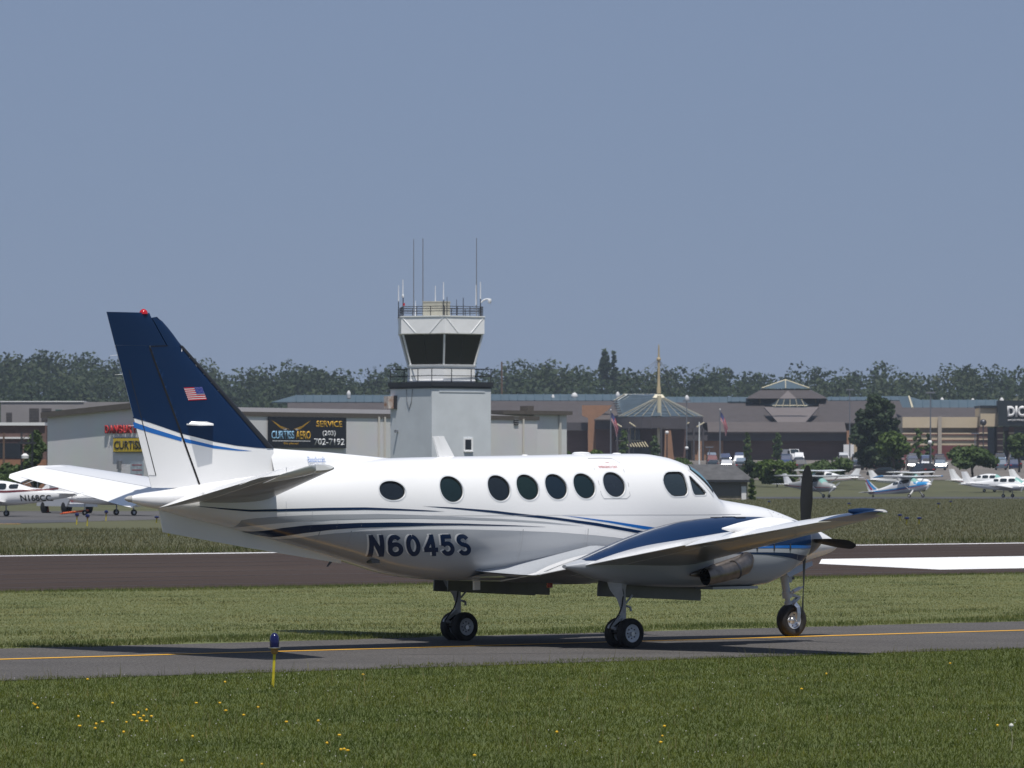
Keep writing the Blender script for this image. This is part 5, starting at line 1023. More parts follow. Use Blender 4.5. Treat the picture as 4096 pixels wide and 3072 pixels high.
# beige store with the black sign
ds = mall('beige_store', 'beige and red banded store with black sign block at the far right', 3900, 940)
mbox(ds, 'upper_wall', 3610, 3920, 1668, 1711, 942, 952, BEIGE); mbox(ds, 'recess_band', 3610, 3916, 1711.2, 1731, 944, 952, GREYB); mbox(ds, 'lower_wall', 3610, 3916, 1731.2, 1781, 942, 952, BEIGE); mbox(ds, 'red_base', 3610, 3916, 1781.2, 1870, 942, 952, MRED)
for py in (1738, 1761): mbox(ds, 'red_course', 3610, 3916, py-1.6, py+1.6, 941.8, 941.98, MRED)
mbox(ds, 'grey_pilaster', 3752, 3767, 1666, 1870, 941.4, 941.75, GREYB)
slope(ds, 'shingle_slope', 3605, 3922, 1672, 953, 1630, 966, SHING); slope(ds, 'shingle_slope', 3640, 3820, 1668, 951.5, 1636, 962, SHING, 25, 25)
s_ = slope(ds, 'ridge_roof', 3640, 3992, 1631, 966, 1599, 976, TEAL); seams(ds, 3655, 3992, 1631, 966, 1599, 976, 36, s_); face(ds, 'ridge_roof', [(3612,1634,970),(3652,1632,966),(3636,1586,978),(3590,1585,984)], TEAL); face(ds, 'ridge_roof', [(3652,1632,966),(3720,1629,968),(3680,1598,978),(3636,1586,978)], TEAL)
a, b = at(3650,1632,965.5)-ds.location, at(3636,1586,977.5)-ds.location; MB().bar(a, b, .25, .2, 5).build('hip_cap', CREAM, ds)
mbox(ds, 'tall_block', 3922, 3995, 1632, 1706, 939, 950, BEIGE); mbox(ds, 'block_coping', 3920, 3995, 1622, 1631.8, 938.6, 950, MBLK)
for x0_, x1_ in ((3916,3950),(3990,4012),(4035,4056)):
    pr_ = mbox(ds, 'brick_pier', x0_, x1_, 1708, 1870, 938, 946, BRICKM)
    for py in (1732,1757,1782,1806): mbox(ds, 'pier_band', x0_-.5, x1_+.5, py-2.4, py+2.4, 937.8, 937.98, BEIGE).parent = pr_
mbox(ds, 'entrance_recess', 3950.4, 3989.6, 1712, 1870, 941, 944, TGLASS); mbox(ds, 'canopy_lintel', 4012.5, 4190, 1706, 1724, 938.5, 944, FASC); mbox(ds, 'shopfront_glass', 4056.5, 4190, 1725, 1870, 941, 944, TGLASS)
sb = mall('store_sign', 'black store sign block with large white letters at the right edge', 4040, 936, 'sign')
mbox(sb, 'sign_box', 3993, 4200, 1602, 1703, 935, 938.4, MBLK)
q0, q1 = at(4029,1668,934.9)-sb.location, at(4029+28*4.6,1622,934.9)-sb.location; sign_text("DICK'S", q0.x, q1.x, q0.z, q1.z, WCAP, sb, .1, q0.y-.02, .05)
q0, q1 = at(4031,1684,934.9)-sb.location, at(4031+120,1677,934.9)-sb.location; sign_text("SPORTING GOODS", q0.x, q1.x, q0.z, q1.z, WCAP, sb, .1, q0.y-.02, .02)
# bronze ball on a post by the store
p = at(3933,1690,934); gb = empty('globe_ornament', (p.x, 934, terrain(p.x,934))); MB().lathe([(p.z-terrain(p.x,934)+a*.65, .65*math.sqrt(max(0,1-a*a))) for a in frange(-1,1,12)], (0,0,0), 'z', 16).build('globe', STEEL, gb, True); MB().bar((0,0,0),(0,0,p.z-terrain(p.x,934)-.6),.12,.12,8).build('post', STEEL, gb); tag(gb, 'dark round globe on the brick pier of the beige store', 'ornament')
# ---------------------------------------------------------------- trees
def leaf_mat(name, c1, c2, c3, tr_=.3):
    m = bpy.data.materials.new(name); m.use_nodes = True; n = m.node_tree.nodes; lk = m.node_tree.links; b = n['Principled BSDF']
    at_ = n.new('ShaderNodeAttribute'); at_.attribute_name = 'rnd'; cr = n.new('ShaderNodeValToRGB'); el = cr.color_ramp.elements
    el[0].color = (*c1,1); el[1].color = (*c3,1); e = el.new(.5); e.color = (*c2,1); lk.new(at_.outputs['Fac'], cr.inputs['Fac']); lk.new(cr.outputs[0], b.inputs['Base Color'])
    b.inputs['Roughness'].default_value = .65; b.inputs['Specular IOR Level'].default_value = .3
    tr = n.new('ShaderNodeBsdfTranslucent'); lk.new(cr.outputs[0], tr.inputs['Color']); ms = n.new('ShaderNodeMixShader'); ms.inputs[0].default_value = tr_
    lk.new(b.outputs[0], ms.inputs[1]); lk.new(tr.outputs[0], ms.inputs[2]); lk.new(ms.outputs[0], n['Material Output'].inputs['Surface']); return m
BARK = mat('tree_bark', (.07,.055,.042), .9, var=.25, scale=4)
def leaf_cloud(blobs, n, size, seed, tone=None):      # blobs: (x, y, z, rx, ry, rz); leaf faces through the outer shell of each
    g = np.random.default_rng(seed); vol = np.array([b[3]*b[4]*b[5] for b in blobs])**(2/3); cnt = np.maximum(6, (n*vol/vol.sum()).astype(int)); C = []; N = []; T = []
    for i, (b, c) in enumerate(zip(blobs, cnt)):
        d = g.normal(size=(c,3)); d /= np.linalg.norm(d, axis=1)[:,None]; r = g.uniform(.5, 1.0, c)**.6
        lump = 1+.10*np.sin(d[:,0]*5+i)*np.sin(d[:,1]*6+2*i)*np.cos(d[:,2]*5+i)
        C.append(np.array(b[:3])+d*np.array(b[3:])*(r*lump)[:,None]); N.append(d); T.append(np.full(c, (tone[i] if tone is not None else g.uniform(.25,.75))))
    C, N, T = np.vstack(C), np.vstack(N), np.concatenate(T); n_ = len(C)
    nn = N*.7+g.normal(size=(n_,3))*.6+np.array([0,0,.3]); nn /= np.linalg.norm(nn, axis=1)[:,None]
    t = np.cross(nn, g.normal(size=(n_,3))); t /= np.linalg.norm(t, axis=1)[:,None]; u = np.cross(nn, t); s = (size*g.uniform(.5,1.3,n_))[:,None]
    co = np.stack([C-t*s-u*s*.6, C+t*s-u*s*.5, C+t*s*.7+u*s*.7, C-t*s*.6+u*s*.6], 1)
    return co, np.clip(T*.65+.35*g.random(n_), 0, 1)
def leaf_obj(name, co, rn, m_, parent=None):
    n = len(co); me = bpy.data.meshes.new(name); me.vertices.add(4*n); me.vertices.foreach_set('co', co.astype(np.float32).ravel()); me.loops.add(4*n); me.loops.foreach_set('vertex_index', np.arange(4*n, dtype=np.int32))
    me.polygons.add(n); me.polygons.foreach_set('loop_start', np.arange(0, 4*n, 4, dtype=np.int32)); me.update(calc_edges=True)
    at_ = me.attributes.new('rnd', 'FLOAT', 'POINT'); at_.data.foreach_set('value', np.repeat(rn, 4).astype(np.float32)); me.materials.append(m_)
    o = bpy.data.objects.new(name, me); COL.objects.link(o); o.parent = parent; return o
L_MID = leaf_mat('broadleaf_green', (.034,.058,.015), (.060,.098,.026), (.105,.15,.040)); L_DARK = leaf_mat('dark_conifer_green', (.018,.036,.015), (.034,.058,.024), (.06,.088,.034)); L_FRESH = leaf_mat('fresh_leaf_green', (.045,.078,.014), (.075,.12,.022), (.115,.165,.035)); L_FAR = leaf_mat('woodland_leaves', (.016,.032,.009), (.029,.050,.014), (.062,.078,.027))
def tree(name, label, px, base_py, top_py, d, width_px, m_, seed, shape='round', n=2600, trunk=.22, leaf=.34, lift=.22, group='trees around the parking lot'):
    p = at(px, base_py, d); gz = terrain(p.x, d); H_ = EYE+(HORIZON-top_py)/F_PX*d-gz; W_ = width_px/F_PX*d/2; H_ *= 1.06; W_ *= 1.06; e = empty(name, (p.x, d, gz)); g = np.random.default_rng(seed); blobs = []
    c0 = H_*lift
    if shape == 'round':
        for k in range(16):
            a = g.uniform(0, 6.28); r = W_*.62*math.sqrt(g.random()); z = c0+(H_-c0)*g.uniform(.25,.82); f = 1-.55*abs((z-c0)/(H_-c0)-.45)*2*.7; s = W_*g.uniform(.30,.46)
            blobs.append((r*f*math.cos(a), r*f*math.sin(a), z, s, s, min(s*.8, (H_-c0)*.24)))
        blobs.append((0,0,H_-(H_-c0)*.22,W_*.4,W_*.4,(H_-c0)*.22))
    elif shape == 'tall':
        for k in range(34):
            t = (k+.5)/34; z = c0+(H_-c0)*(.06+.86*t); r = W_*.62*math.sin(math.pi*(.30+.62*t))**.8*math.sqrt(g.uniform(.1,1)); a = k*2.4; s = W_*g.uniform(.22,.36)*(1-.35*t)
            blobs.append((r*math.cos(a), r*math.sin(a), z, s, s, s*.6))
    elif shape == 'cone':
        for k in range(26):
            t = (k+.5)/26; z = c0+(H_-c0)*t*.97; r = W_*(1-t)**.75*.62; a = k*2.4; s = W_*(.20+.24*(1-t))
            blobs.append((r*math.cos(a), r*math.sin(a), z, s, s, s*.42))
    elif shape == 'bush':
        for k in range(14):
            a = g.uniform(0, 6.28); r = W_*.66*math.sqrt(g.random()); s = W_*g.uniform(.26,.40); z = max(s*.5, (H_-s*.8)*g.uniform(.35,1)*(1-.5*(r/W_)**2)); blobs.append((r*math.cos(a), r*math.sin(a), z, s, s, s*.75))
    else:
        for k in range(11):
            t = (k+.5)/11; a = k*2.2; z = c0+(H_-c0)*t; r = W_*.45*math.sin(math.pi*min(1,.15+t*.85)); s = W_*g.uniform(.28,.5)*(1-.4*t); blobs.append((r*math.cos(a), r*math.sin(a), z, s, s, s*.8))
    co, rn = leaf_cloud(blobs, n, leaf, seed); leaf_obj('crown', co, rn, m_, e)
    tk = MB().tube([(0,0,-.3),(.05*W_,0,c0*.6),(0,.03*W_,c0+(H_-c0)*.35),(0,0,c0+(H_-c0)*.7)], [trunk,trunk*.8,trunk*.5,trunk*.15], 7)
    for k in range(6):
        b = blobs[k % len(blobs)]; z0_ = c0*.8+(H_-c0)*.08*k; tk.bar((0,0,z0_), (b[0]*.8,b[1]*.8,max(b[2],z0_+.3)), trunk*.35, trunk*.08, 5)
    tk.build('trunk', BARK, e, True); tag(e, label, 'tree' if shape != 'bush' else 'bush', group); return e
tree('conifer_tree', 'tall dark green evergreen in front of the beige store', 3510, 1850, 1585, 760, 275, L_DARK, 1, 'tall', 9000, .35, .27, .05)
tree('broadleaf_tree', 'bright green young tree in front of the dark conifer', 3572, 1912, 1732, 700, 150, L_FRESH, 2, 'round', 3000, .18, .26, .26)
tree('broadleaf_tree', 'wide round tree behind the parked twin at the right', 3885, 1922, 1790, 640, 225, L_MID, 3, 'round', 4200, .2, .24, .22)
tree('broadleaf_tree', 'round green tree cut by the right edge under the black sign', 4075, 1840, 1738, 760, 110, L_MID, 4, 'round', 1800, .2, .26, .2)
tree('round_bush', 'large round bush right behind the stone shed', 3105, 1915, 1818, 590, 175, L_FRESH, 5, 'bush', 3600, .1, .2, .1)
tree('round_bush', 'dark bush at the left of the large round bush', 3000, 1905, 1830, 600, 110, L_DARK, 6, 'bush', 2200, .1, .2, .1)
tree('round_bush', 'broad dark green bush behind the parked high wing airplanes', 3305, 1918, 1818, 600, 220, L_MID, 7, 'bush', 4200, .1, .2, .1)
tree('round_bush', 'green bush above the cockpit left of the shed', 2735, 1870, 1795, 600, 120, L_MID, 8, 'bush', 2400, .1, .2, .1)
tree('round_bush', 'low bush at the foot of the tan gable', 2385, 1850, 1782, 620, 90, L_FRESH, 9, 'bush', 1600, .1, .2, .1)
tree('round_bush', 'small bush beside the hangar annex corner', 2262, 1850, 1780, 610, 56, L_MID, 10, 'bush', 1200, .1, .2, .1)
for px, b, t, w_, s, lb_ in ((2990,1845,1740,46,11,'yellow green sapling left of the two in front of the brick wall'),(3110,1845,1738,58,12,'sapling behind the white van in front of the brick wall'),(2495,1850,1728,54,13,'slender sapling left of the canopy post'),(2620,1850,1752,50,14,'slender sapling at the foot of the canopy post'),(3672,1840,1725,60,15,'thin sapling before the beige store, left one'),(3715,1840,1742,50,16,'thin sapling before the beige store, by the lamp post')):
    tree('sapling', lb_, px, b, t, 880, w_, L_FRESH if s % 2 else L_MID, s, 'thin', 420, .08, .30, .15)
tree('broadleaf_tree', 'leafy green tree against the left corner of the hangar', 140, 2000, 1735, 405, 130, L_MID, 21, 'round', 4200, .2, .17, .05, group='trees left of the hangar')
tree('round_bush', 'green shrub at the left edge below the brick building', 40, 2010, 1850, 402, 150, L_MID, 22, 'bush', 3200, .1, .17, .05, group='trees left of the hangar')
tree('broadleaf_tree', 'tall tree standing above the wooded ridge, left one of two', 2418, 1480, 1408, 1560, 62, L_DARK, 31, 'round', 700, .3, .7, .05, group='trees standing above the ridge')
tree('broadleaf_tree', 'narrow tree standing above the wooded ridge, right one of two', 2455, 1480, 1414, 1560, 36, L_DARK, 32, 'thin', 500, .3, .7, .05, group='trees standing above the ridge')
# wooded ridge: one mass of crowns
g = np.random.default_rng(5); CO = []; RN = []
def crown(X, Y, top, w_, tone, n, seed, leaf):
    hgt = w_*g.uniform(.9,1.25); blobs = []
    for k in range(6):
        a = g.uniform(0, 6.28); r = w_*.32*math.sqrt(g.random()); s = w_*g.uniform(.22,.34); blobs.append((X+r*math.cos(a), Y+r*math.sin(a), top-hgt*g.uniform(.25,.75), s, s, s*.85))
    blobs.append((X, Y, top-w_*.26, w_*.27, w_*.27, w_*.26)); blobs.append((X, Y, top-hgt*.8, w_*.40, w_*.40, hgt*.35))
    co, rn = leaf_cloud(blobs, n, leaf, seed, [tone+g.uniform(-.08,.08) for _ in blobs]); CO.append(co); RN.append(rn)
sd = 100
for row, (Yr, frac, stp) in enumerate(((1650,1.0,6.5),(1600,.93,7.0),(1545,.84,7.5),(1485,.74,7.5),(1425,.64,7.5),(1360,.54,7.5),(1295,.45,7.5),(1230,.36,7.5),(1165,.29,7.5))):
    X = -1.10*2048/F_PX*Yr
    while X < 1.10*2048/F_PX*Yr:
        Yj = Yr+g.uniform(-22,22); px = X*F_PX/Yj; Xr = X*RIDGE/Yj; zt_ = ridge_z(Xr)*frac+(1-frac)*5+g.uniform(-1.6,.6)*(1 if row else .5)+(.6 if not row else 0)
        w_ = g.uniform(10,19)
        tone = float(np.clip(.38+.22*math.sin(X*.05+row)+g.normal(0,.14), .05, .9)); 
        if g.random() < .07: tone = .92
        crown(X, Yj, max(zt_, terrain(X,Yj)+6), w_, tone, 520, sd, .60); sd += 1; X += stp*.95*g.uniform(.7,1.3)
wd = leaf_obj('woodland', np.vstack(CO), np.concatenate(RN), L_FAR); tag(wd, 'continuous green wooded ridge along the horizon', 'woodland', kind='stuff')
# ---------------------------------------------------------------- parked light airplanes
RED_P = mat('red_stripe_paint', (.30,.03,.04), .35, coat=.4); MAROON = mat('maroon_stripe_paint', (.12,.015,.02), .35); MAG = mat('magenta_stripe_paint', (.35,.05,.15), .35); PLG = mat('airplane_window_glass', (.015,.022,.025), .08, coat=.4); PLGL = mat('airplane_windscreen', (.22,.42,.38), .1, coat=.4); CYAN = mat('sky_blue_paint', (.03,.25,.55), .35, coat=.4); GREYP = mat('grey_airplane_paint', (.33,.34,.34), .4, coat=.3)
def small_plane(label, X, Y, rz, high=True, tailwheel=False, body=WHITE, tip=WHITE, stripes=((RED_P,1.02,1.10),), fin_m=None, twin=False, reg=None, span=10.9, top_m=None, group='parked light airplanes'):
    e = empty('light_airplane', (X, Y, terrain(X, Y)), rz); tag(e, label, 'airplane', group)
    if high: h = Hull([(-5.1,1.42,1.20,.05,1.32),(-4.2,1.50,1.05,.16,1.28),(-2.6,1.70,.86,.33,1.25),(-1.4,1.98,.70,.50,1.25),(-.6,2.10,.62,.55,1.25),(.5,2.08,.60,.55,1.2),(.95,1.85,.60,.55,1.15),(1.25,1.56,.62,.53,1.1),(1.9,1.46,.66,.47,1.08),(2.35,1.38,.72,.40,1.06),(2.5,1.25,.85,.25,1.05)], 2.5)
    else: h = Hull([(-5.2,1.40,1.22,.04,1.31),(-4.2,1.48,1.05,.16,1.27),(-2.6,1.66,.80,.36,1.22),(-1.5,1.96,.68,.52,1.2),(-.5,2.10,.64,.55,1.2),(.4,2.06,.63,.55,1.18),(.95,1.80,.64,.55,1.14),(1.4,1.52,.66,.52,1.1),(2.2,1.42,.72,.45,1.08),(2.8,1.30,.82,.33,1.05),(3.0,1.18,.92,.2,1.05)], 2.4)
    if twin: h = Hull([(-5.4,1.50,1.30,.04,1.4),(-4.2,1.58,1.10,.18,1.32),(-2.6,1.76,.86,.38,1.26),(-1.5,2.02,.74,.54,1.24),(-.5,2.16,.70,.57,1.24),(.4,2.10,.70,.57,1.22),(1.0,1.80,.70,.56,1.18),(1.5,1.56,.74,.50,1.14),(2.4,1.40,.82,.38,1.1),(3.2,1.22,.95,.18,1.08),(3.35,1.12,1.02,.05,1.07)], 2.4)
    fu = MB().hull(h, frange(h.x0, h.x1, 34), 24).build('fuselage', body, e, True, angle=60); sf = {s: (lambda x, z, o, s=s: h.side(x, z, s, o)) for s in (-1,1)}
    for s in (-1, 1):
        for m_, z0_, z1_ in stripes: band('side_stripe', [(-4.9,z1_+.26,z0_+.26),(-3.2,z1_+.12,z0_+.12),(-1,z1_+.02,z0_),(1.0,z1_,z0_),(h.x1-.15,z1_-.02,z0_+.0)], m_, h, fu, (s,), step=.25, n=2, off=.008)
        wins = ((-1.75,-1.2,.16),(-1.05,-.30,.22),(-.15,.55,.22)) if not high else ((-1.7,-.95,.18),(-.75,.45,.22))
        for a, b, hh_ in wins: zc_ = 1.74 if not high else 1.74; patch('side_window', [ell((a+b)/2, zc_+.02, (b-a)/2, hh_*.82, 16, 4)], PLG, sf[s], fu, .012, .2, .1)
        rows = [[Vector(h.pt(x, (math.pi/2 if s > 0 else math.pi/2)+s*-q))+Vector((.012,0,.012)) for q in (0,.25,.5,.75,1.0)] for x in frange(.52, 1.2 if high else 1.32, 6)]
        MB().grid(rows).build('windscreen', PLGL, fu, True)
        if reg: drape(fit_text(reg, -3.75, -1.95, .92, 1.28, .02, flip=s > 0, shear=.06), 'registration', SBLK, sf[s], fu, .014, .2, .08)
    if top_m: 
        for s in (-1,1): band('top_paint', [(.95,1.8,1.42),(1.3,1.6,1.25),(2.0,1.5,1.15),(2.45,1.3,1.05)], top_m, h, fu, (s,), step=.15, n=8, top=True, off=.006)
    zw, zt_w = (2.14, 2.24) if high else (.86, 1.25); hs = span/2
    for s in (-1, 1):
        y0_ = .0 if high else .45; c0_, c1_ = (1.6, 1.15) if high else (1.95, 1.05)
        tabw = [(y0_,.85 if high else .95,zw,(.85 if high else .95)-c0_,zw-.03),(hs*.45,.82 if high else .72,zw+(zt_w-zw)*.45,(.82-1.58) if high else -.88,zw+(zt_w-zw)*.45-.03),(hs,.62 if high else .35,zt_w,(.62-c1_) if high else -.70,zt_w-.02)]
        a_, b_, c_, d_ = interp(tabw,1), interp(tabw,2), interp(tabw,3), interp(tabw,4); wp = lambda y, t, up: wsec(y, t, up, a_(y), b_(y), c_(y), d_(y), .13, .02)
        wg_ = aero(frange(y0_, hs*.93, 9), 0, .999, wp, s, n=8).build('wing', body if not fin_m else WHITE, e, True, angle=50); aero(frange(hs*.931, hs, 3), 0, .999, wp, s, n=8).build('wing_tip', tip, wg_, True, angle=50)
        if high: MB().bar((.35,s*.5,.85),(.25,s*hs*.47,zw+(zt_w-zw)*.47-.06),.045,.045,6).build('wing_strut', WHITE, e)
        ts = [(.05,-4.15,1.36,-5.15,1.35),(1.7,-4.55,1.38,-5.15,1.37)]; a2, b2, c2, d2 = interp(ts,1), interp(ts,2), interp(ts,3), interp(ts,4)
        aero(frange(.05,1.7,4), 0, .999, lambda y, t, up: wsec(y, t, up, a2(y), b2(y), c2(y), d2(y), .09, 0), s, n=8).build('tailplane', WHITE, e, True, angle=50)
    fz0 = 1.42; fn = MB().loft([[(x+dx, y, z) for x, y in ((xl,0),((xl+xt)/2,.06*q),(xt,0),((xl+xt)/2,-.06*q))] for dx, xl, xt, z, q in ((0,-3.7,-5.05,fz0,1),(0,-4.40,-5.25,2.1,.8),(0,-4.75,-5.38,2.45 if high else 2.65,.5))]).build('fin', WHITE, e)
    if fin_m:
        for (m_, u0, u1) in fin_m:
            for s in (-1,1):
                def fp(u, z): xl = float(np.interp(z,[fz0,2.1,2.75],[-3.7,-4.45,-4.95])); xt = float(np.interp(z,[fz0,2.1,2.75],[-5.05,-5.25,-5.45])); return (xl+(xt-xl)*u, s*(.075*(1-abs(u-.5)*1.2)+.006), z)
                MB().grid([[fp(u0,z), fp((u0+u1)/2,z), fp(u1,z)] for z in frange(1.55,2.72,5)]).build('fin_stripe', m_, fn)
    # gear
    tyr = [(-.05,.08),(-.07,.13),(-.05,.18),(0,.19),(.05,.18),(.07,.13),(.05,.08)]
    gx_ = (.75 if tailwheel else -.45) if high else -.35
    for s in (-1, 1):
        gy = s*(1.15 if high else 1.45)
        if high: MB().prism([(gx_-.08,s*.35,.78),(gx_+.10,s*.35,.78),(gx_+.05,gy,.22),(gx_-.05,gy,.22)], (0,0,.05)).build('gear_leg', WHITE, e)
        else: MB().bar((gx_,gy,.95),(gx_,gy,.2),.05,.04,8).build('gear_leg', GEARP, e)
        wl = MB().lathe(tyr, (gx_,gy+s*.06,.19), 'y', 16).build('wheel', TYRE, e, True); MB().lathe([(-.055,.085),(-.055,0)], (gx_,gy+s*.06,.19), 'y', 12).lathe([(.055,.085),(.055,0)], (gx_,gy+s*.06,.19), 'y', 12).build('hub', WCAP, wl)
    nx = -4.5 if tailwheel else (1.75 if high else 2.2); MB().bar((nx,0,1.1 if tailwheel else .8),(nx-.1*tailwheel,0,1.0 if tailwheel else .2),.04,.04,8).build('gear_leg', GEARP, e); MB().lathe([(a*.8,r*(.6 if tailwheel else .9)) for a, r in tyr], (nx-.1*tailwheel,0,.92 if tailwheel else .172), 'y', 16).build('wheel', TYRE, e, True)
    if tailwheel: e.rotation_euler = (0, R(-8.6), rz); e.location.z += .0; e.location.x += -.11*math.cos(rz); e.location.z -= .11
    hubs = [(h.x1, 0, 1.05)] if not twin else [(1.75, 1.65, 1.12), (1.75, -1.65, 1.12)]
    if twin:
        for s in (-1, 1):
            nh = Hull([(-1.3,1.2,1.05,.05,1.12),(-.6,1.36,.86,.28,1.12),(.4,1.44,.80,.36,1.12),(1.3,1.40,.84,.33,1.12),(1.72,1.27,.96,.2,1.12)], 2.2); MB().hull(nh, frange(-1.3,1.72,14), 18, s*1.65).build('nacelle', body, e, True)
    for hx, hy, hz_ in hubs:
        pr = MB().lathe([(0,.16),(.12,.13),(.25,.06),(.30,0)], (hx,hy,hz_), 'x', 14).build('propeller', WHITE, e, True)
        for k in range(2):
            a = R(35)+k*math.pi; MB().prism([(hx+.05,hy+r*math.cos(a)-w_*math.sin(a),hz_+r*math.sin(a)+w_*math.cos(a)) for r, w_ in ((.1,-.05),(.5,-.08),(.92,-.04),(.92,.04),(.5,.08),(.1,.05))], (.03,0,0)).build('blade', GREYP, pr)
    return e
def gpos(px, py): d = F_PX*EYE/(py-HORIZON); return (px-2048)/F_PX*d, d
# right hand tie-downs
X, Y = gpos(3645, 1990); small_plane('blue and white high wing taildragger with blue wing tips and striped fin', X, Y, R(-40), True, True, WHITE, CYAN, ((MAG,1.00,1.06),(CYAN,1.08,1.22)), ((CYAN,.12,.42),(MAG,.5,.72)), top_m=CYAN)
X, Y = gpos(3270, 1991); small_plane('grey bellied high wing airplane at the left end of the right tie downs', X, Y, R(-52), True, False, GREYP, GREYP, ((RED_P,1.02,1.08),))
X, Y = gpos(3285, 1977); small_plane('white high wing airplane with red tips parked behind the grey one', X+.5, Y+9, R(148), True, False, WHITE, WHITE, ((RED_P,1.02,1.08),))
X, Y = gpos(3665, 1980); small_plane('white high wing airplane parked behind the blue and white taildragger', X+.2, Y+11, R(-30), True, False, WHITE, WHITE, ((NAVY,1.02,1.08),))
X, Y = gpos(4045, 1990); small_plane('white twin engine airplane with dark side line at the right edge', X, Y, R(-24), False, False, WHITE, WHITE, ((NAVY,1.18,1.24),), twin=True, span=11.5)
X, Y = gpos(3990, 1981); small_plane('white low wing airplane half hidden behind the parked twin', X+.6, Y+12, R(-28), False, False, WHITE, WHITE, ((RED_P,1.05,1.1),))
X, Y = gpos(4170, 1981); small_plane('white airplane tail showing at the right frame edge', X+2.5, Y+9, R(-10), False, False, WHITE, WHITE, ((NAVY,1.05,1.1),))
# left apron
X, Y = gpos(-5, 2067); small_plane('white and maroon airplane lettered N168CC cut by the left edge', X-.4, Y, R(166), False, False, WHITE, WHITE, ((MAROON,1.40,1.50),), reg='N168CC', span=10.2)
X, Y = gpos(-70, 2052); small_plane('white airplane whose fin shows above the left wing tip', X-.7, Y+8, R(171), False, False, WHITE, WHITE, ((MAROON,1.05,1.12),), span=10.2)
X, Y = gpos(478, 2062); small_plane('grey shaded low wing airplane on the left apron under the tailplane', X, Y, R(205), False, False, WHITE, WHITE, ((NAVY,1.02,1.06),), span=10.4)
# ---------------------------------------------------------------- tug, cone, tow bar
X, Y = gpos(265, 2053); tg = empty('pickup_truck', (X, Y, 0), R(-60)); tag(tg, 'white and red pickup truck nose behind the left apron airplanes', 'truck')
MB().loft([[(x, y, z) for y in (-.95,.95) for z in ((.45,zt_),(zt_,.45))[y > 0]] for x, zt_ in ((-2.4,1.15),(-.5,1.15),(-.45,1.85),(.7,1.9),(1.25,1.2),(2.4,1.1),(2.5,.6))]).build('body', mat('truck_white', (.65,.65,.66), .35, coat=.5), tg)
MB().box(2.42,2.52,-.85,.85,.75,1.05).build('grille', RED_P, tg); MB().box(2.45,2.6,-.95,.95,.42,.62).build('bumper', ALU, tg); MB().prism([(.72,-.8,1.86),(.72,.8,1.86),(1.24,.8,1.25),(1.24,-.8,1.25)], (.03,0,.03)).build('windscreen', PLG, tg)
for x in (-1.5,1.6):
    for s in (-1,1): MB().lathe([(-.12,.0),(-.12,.3),(-.08,.37),(.08,.37),(.12,.3),(.12,0)], (x,s*.85,.37), 'y', 18).build('wheel', TYRE, tg, True)
X, Y = gpos(189, 2052); cn = empty('traffic_cone', (X, Y, 0)); tag(cn, 'orange traffic cone with dark base on the left apron', 'cone'); MB().lathe([(.06,.14),(.70,.03),(.71,0)], (0,0,0), 'z', 16).build('cone_body', mat('cone_orange', (.62,.07,.02), .5), cn, True); MB().box(-.24,.24,-.24,.24,0,.07).build('cone_base', BLACKR, cn)
X0, Y0 = gpos(250, 2063); tb = empty('tow_bar', (X0, Y0, 0), 0); tag(tb, 'orange tow bar lying on the left apron', 'tow bar'); MB().bar((0,0,.14),(1.45,1.0,.32),.06,.06,8).build('bar', mat('towbar_orange', (.55,.10,.03), .5), tb); MB().bar((-.1,-.15,.12),(-.02,.25,.12),.04,.04,6).build('handle', MATS['towbar_orange'], tb)
# ---------------------------------------------------------------- stone shed
p = at(2790, 1985, 455); shd = empty('stone_shed', (p.x, 455, 0), R(8)); tag(shd, 'small stone shed with grey shingle roof behind the nose', 'shed')
w_, dp, hh = 216/F_PX*455, 5.0, EYE+(HORIZON-1915)/F_PX*455
STONE = mat('field_stone_wall', (.17,.15,.12), .9, col2=(.32,.28,.22), scale=2.2, bump=.5, bscale=5); SHROOF = mat('grey_asphalt_shingles', (.075,.075,.078), .9, var=.25, scale=1.6)
MB().box(.4,w_-.3,0,dp,-.1,hh-.02).build('stone_wall', STONE, shd); rh = EYE+(HORIZON-1857)/F_PX*455
MB().add([(0,-.5,hh-.1),(w_+.2,-.5,hh-.1),(w_-1.1,dp/2,rh),(.9-1.9,dp/2,rh),(w_+.2,dp+.5,hh-.1),(-1.9,dp+.5,hh-.1),(-1.9,-.5+2.2,hh-.1)], [(0,1,2,3),(1,4,2),(4,5,3,2),(5,6,0,3)]).build('roof', SHROOF, shd)
MB().box(-.05,w_+.25,-.56,-.44,hh-.32,hh-.11).build('eave_board', TBLACK, shd); MB().box(w_-.9,w_-.45,-.18,-.02,hh-2.2,hh-.7).build('meter_box', WCAP, shd); MB().box(.45,w_-.95,-.06,-.01,hh-1.6,hh-.33).build('grey_wall_panel', mat('shed_grey_panel', (.14,.135,.13), .8), shd)  # flat dark grey panel on the stone, below the eave board
tree('ivy_bush', 'ivy climbing the right corner of the stone shed', 3008, 2002, 1920, 452, 36, L_FRESH, 41, 'thin', 1500, .05, .12, .02, group='shrubs by the shed')
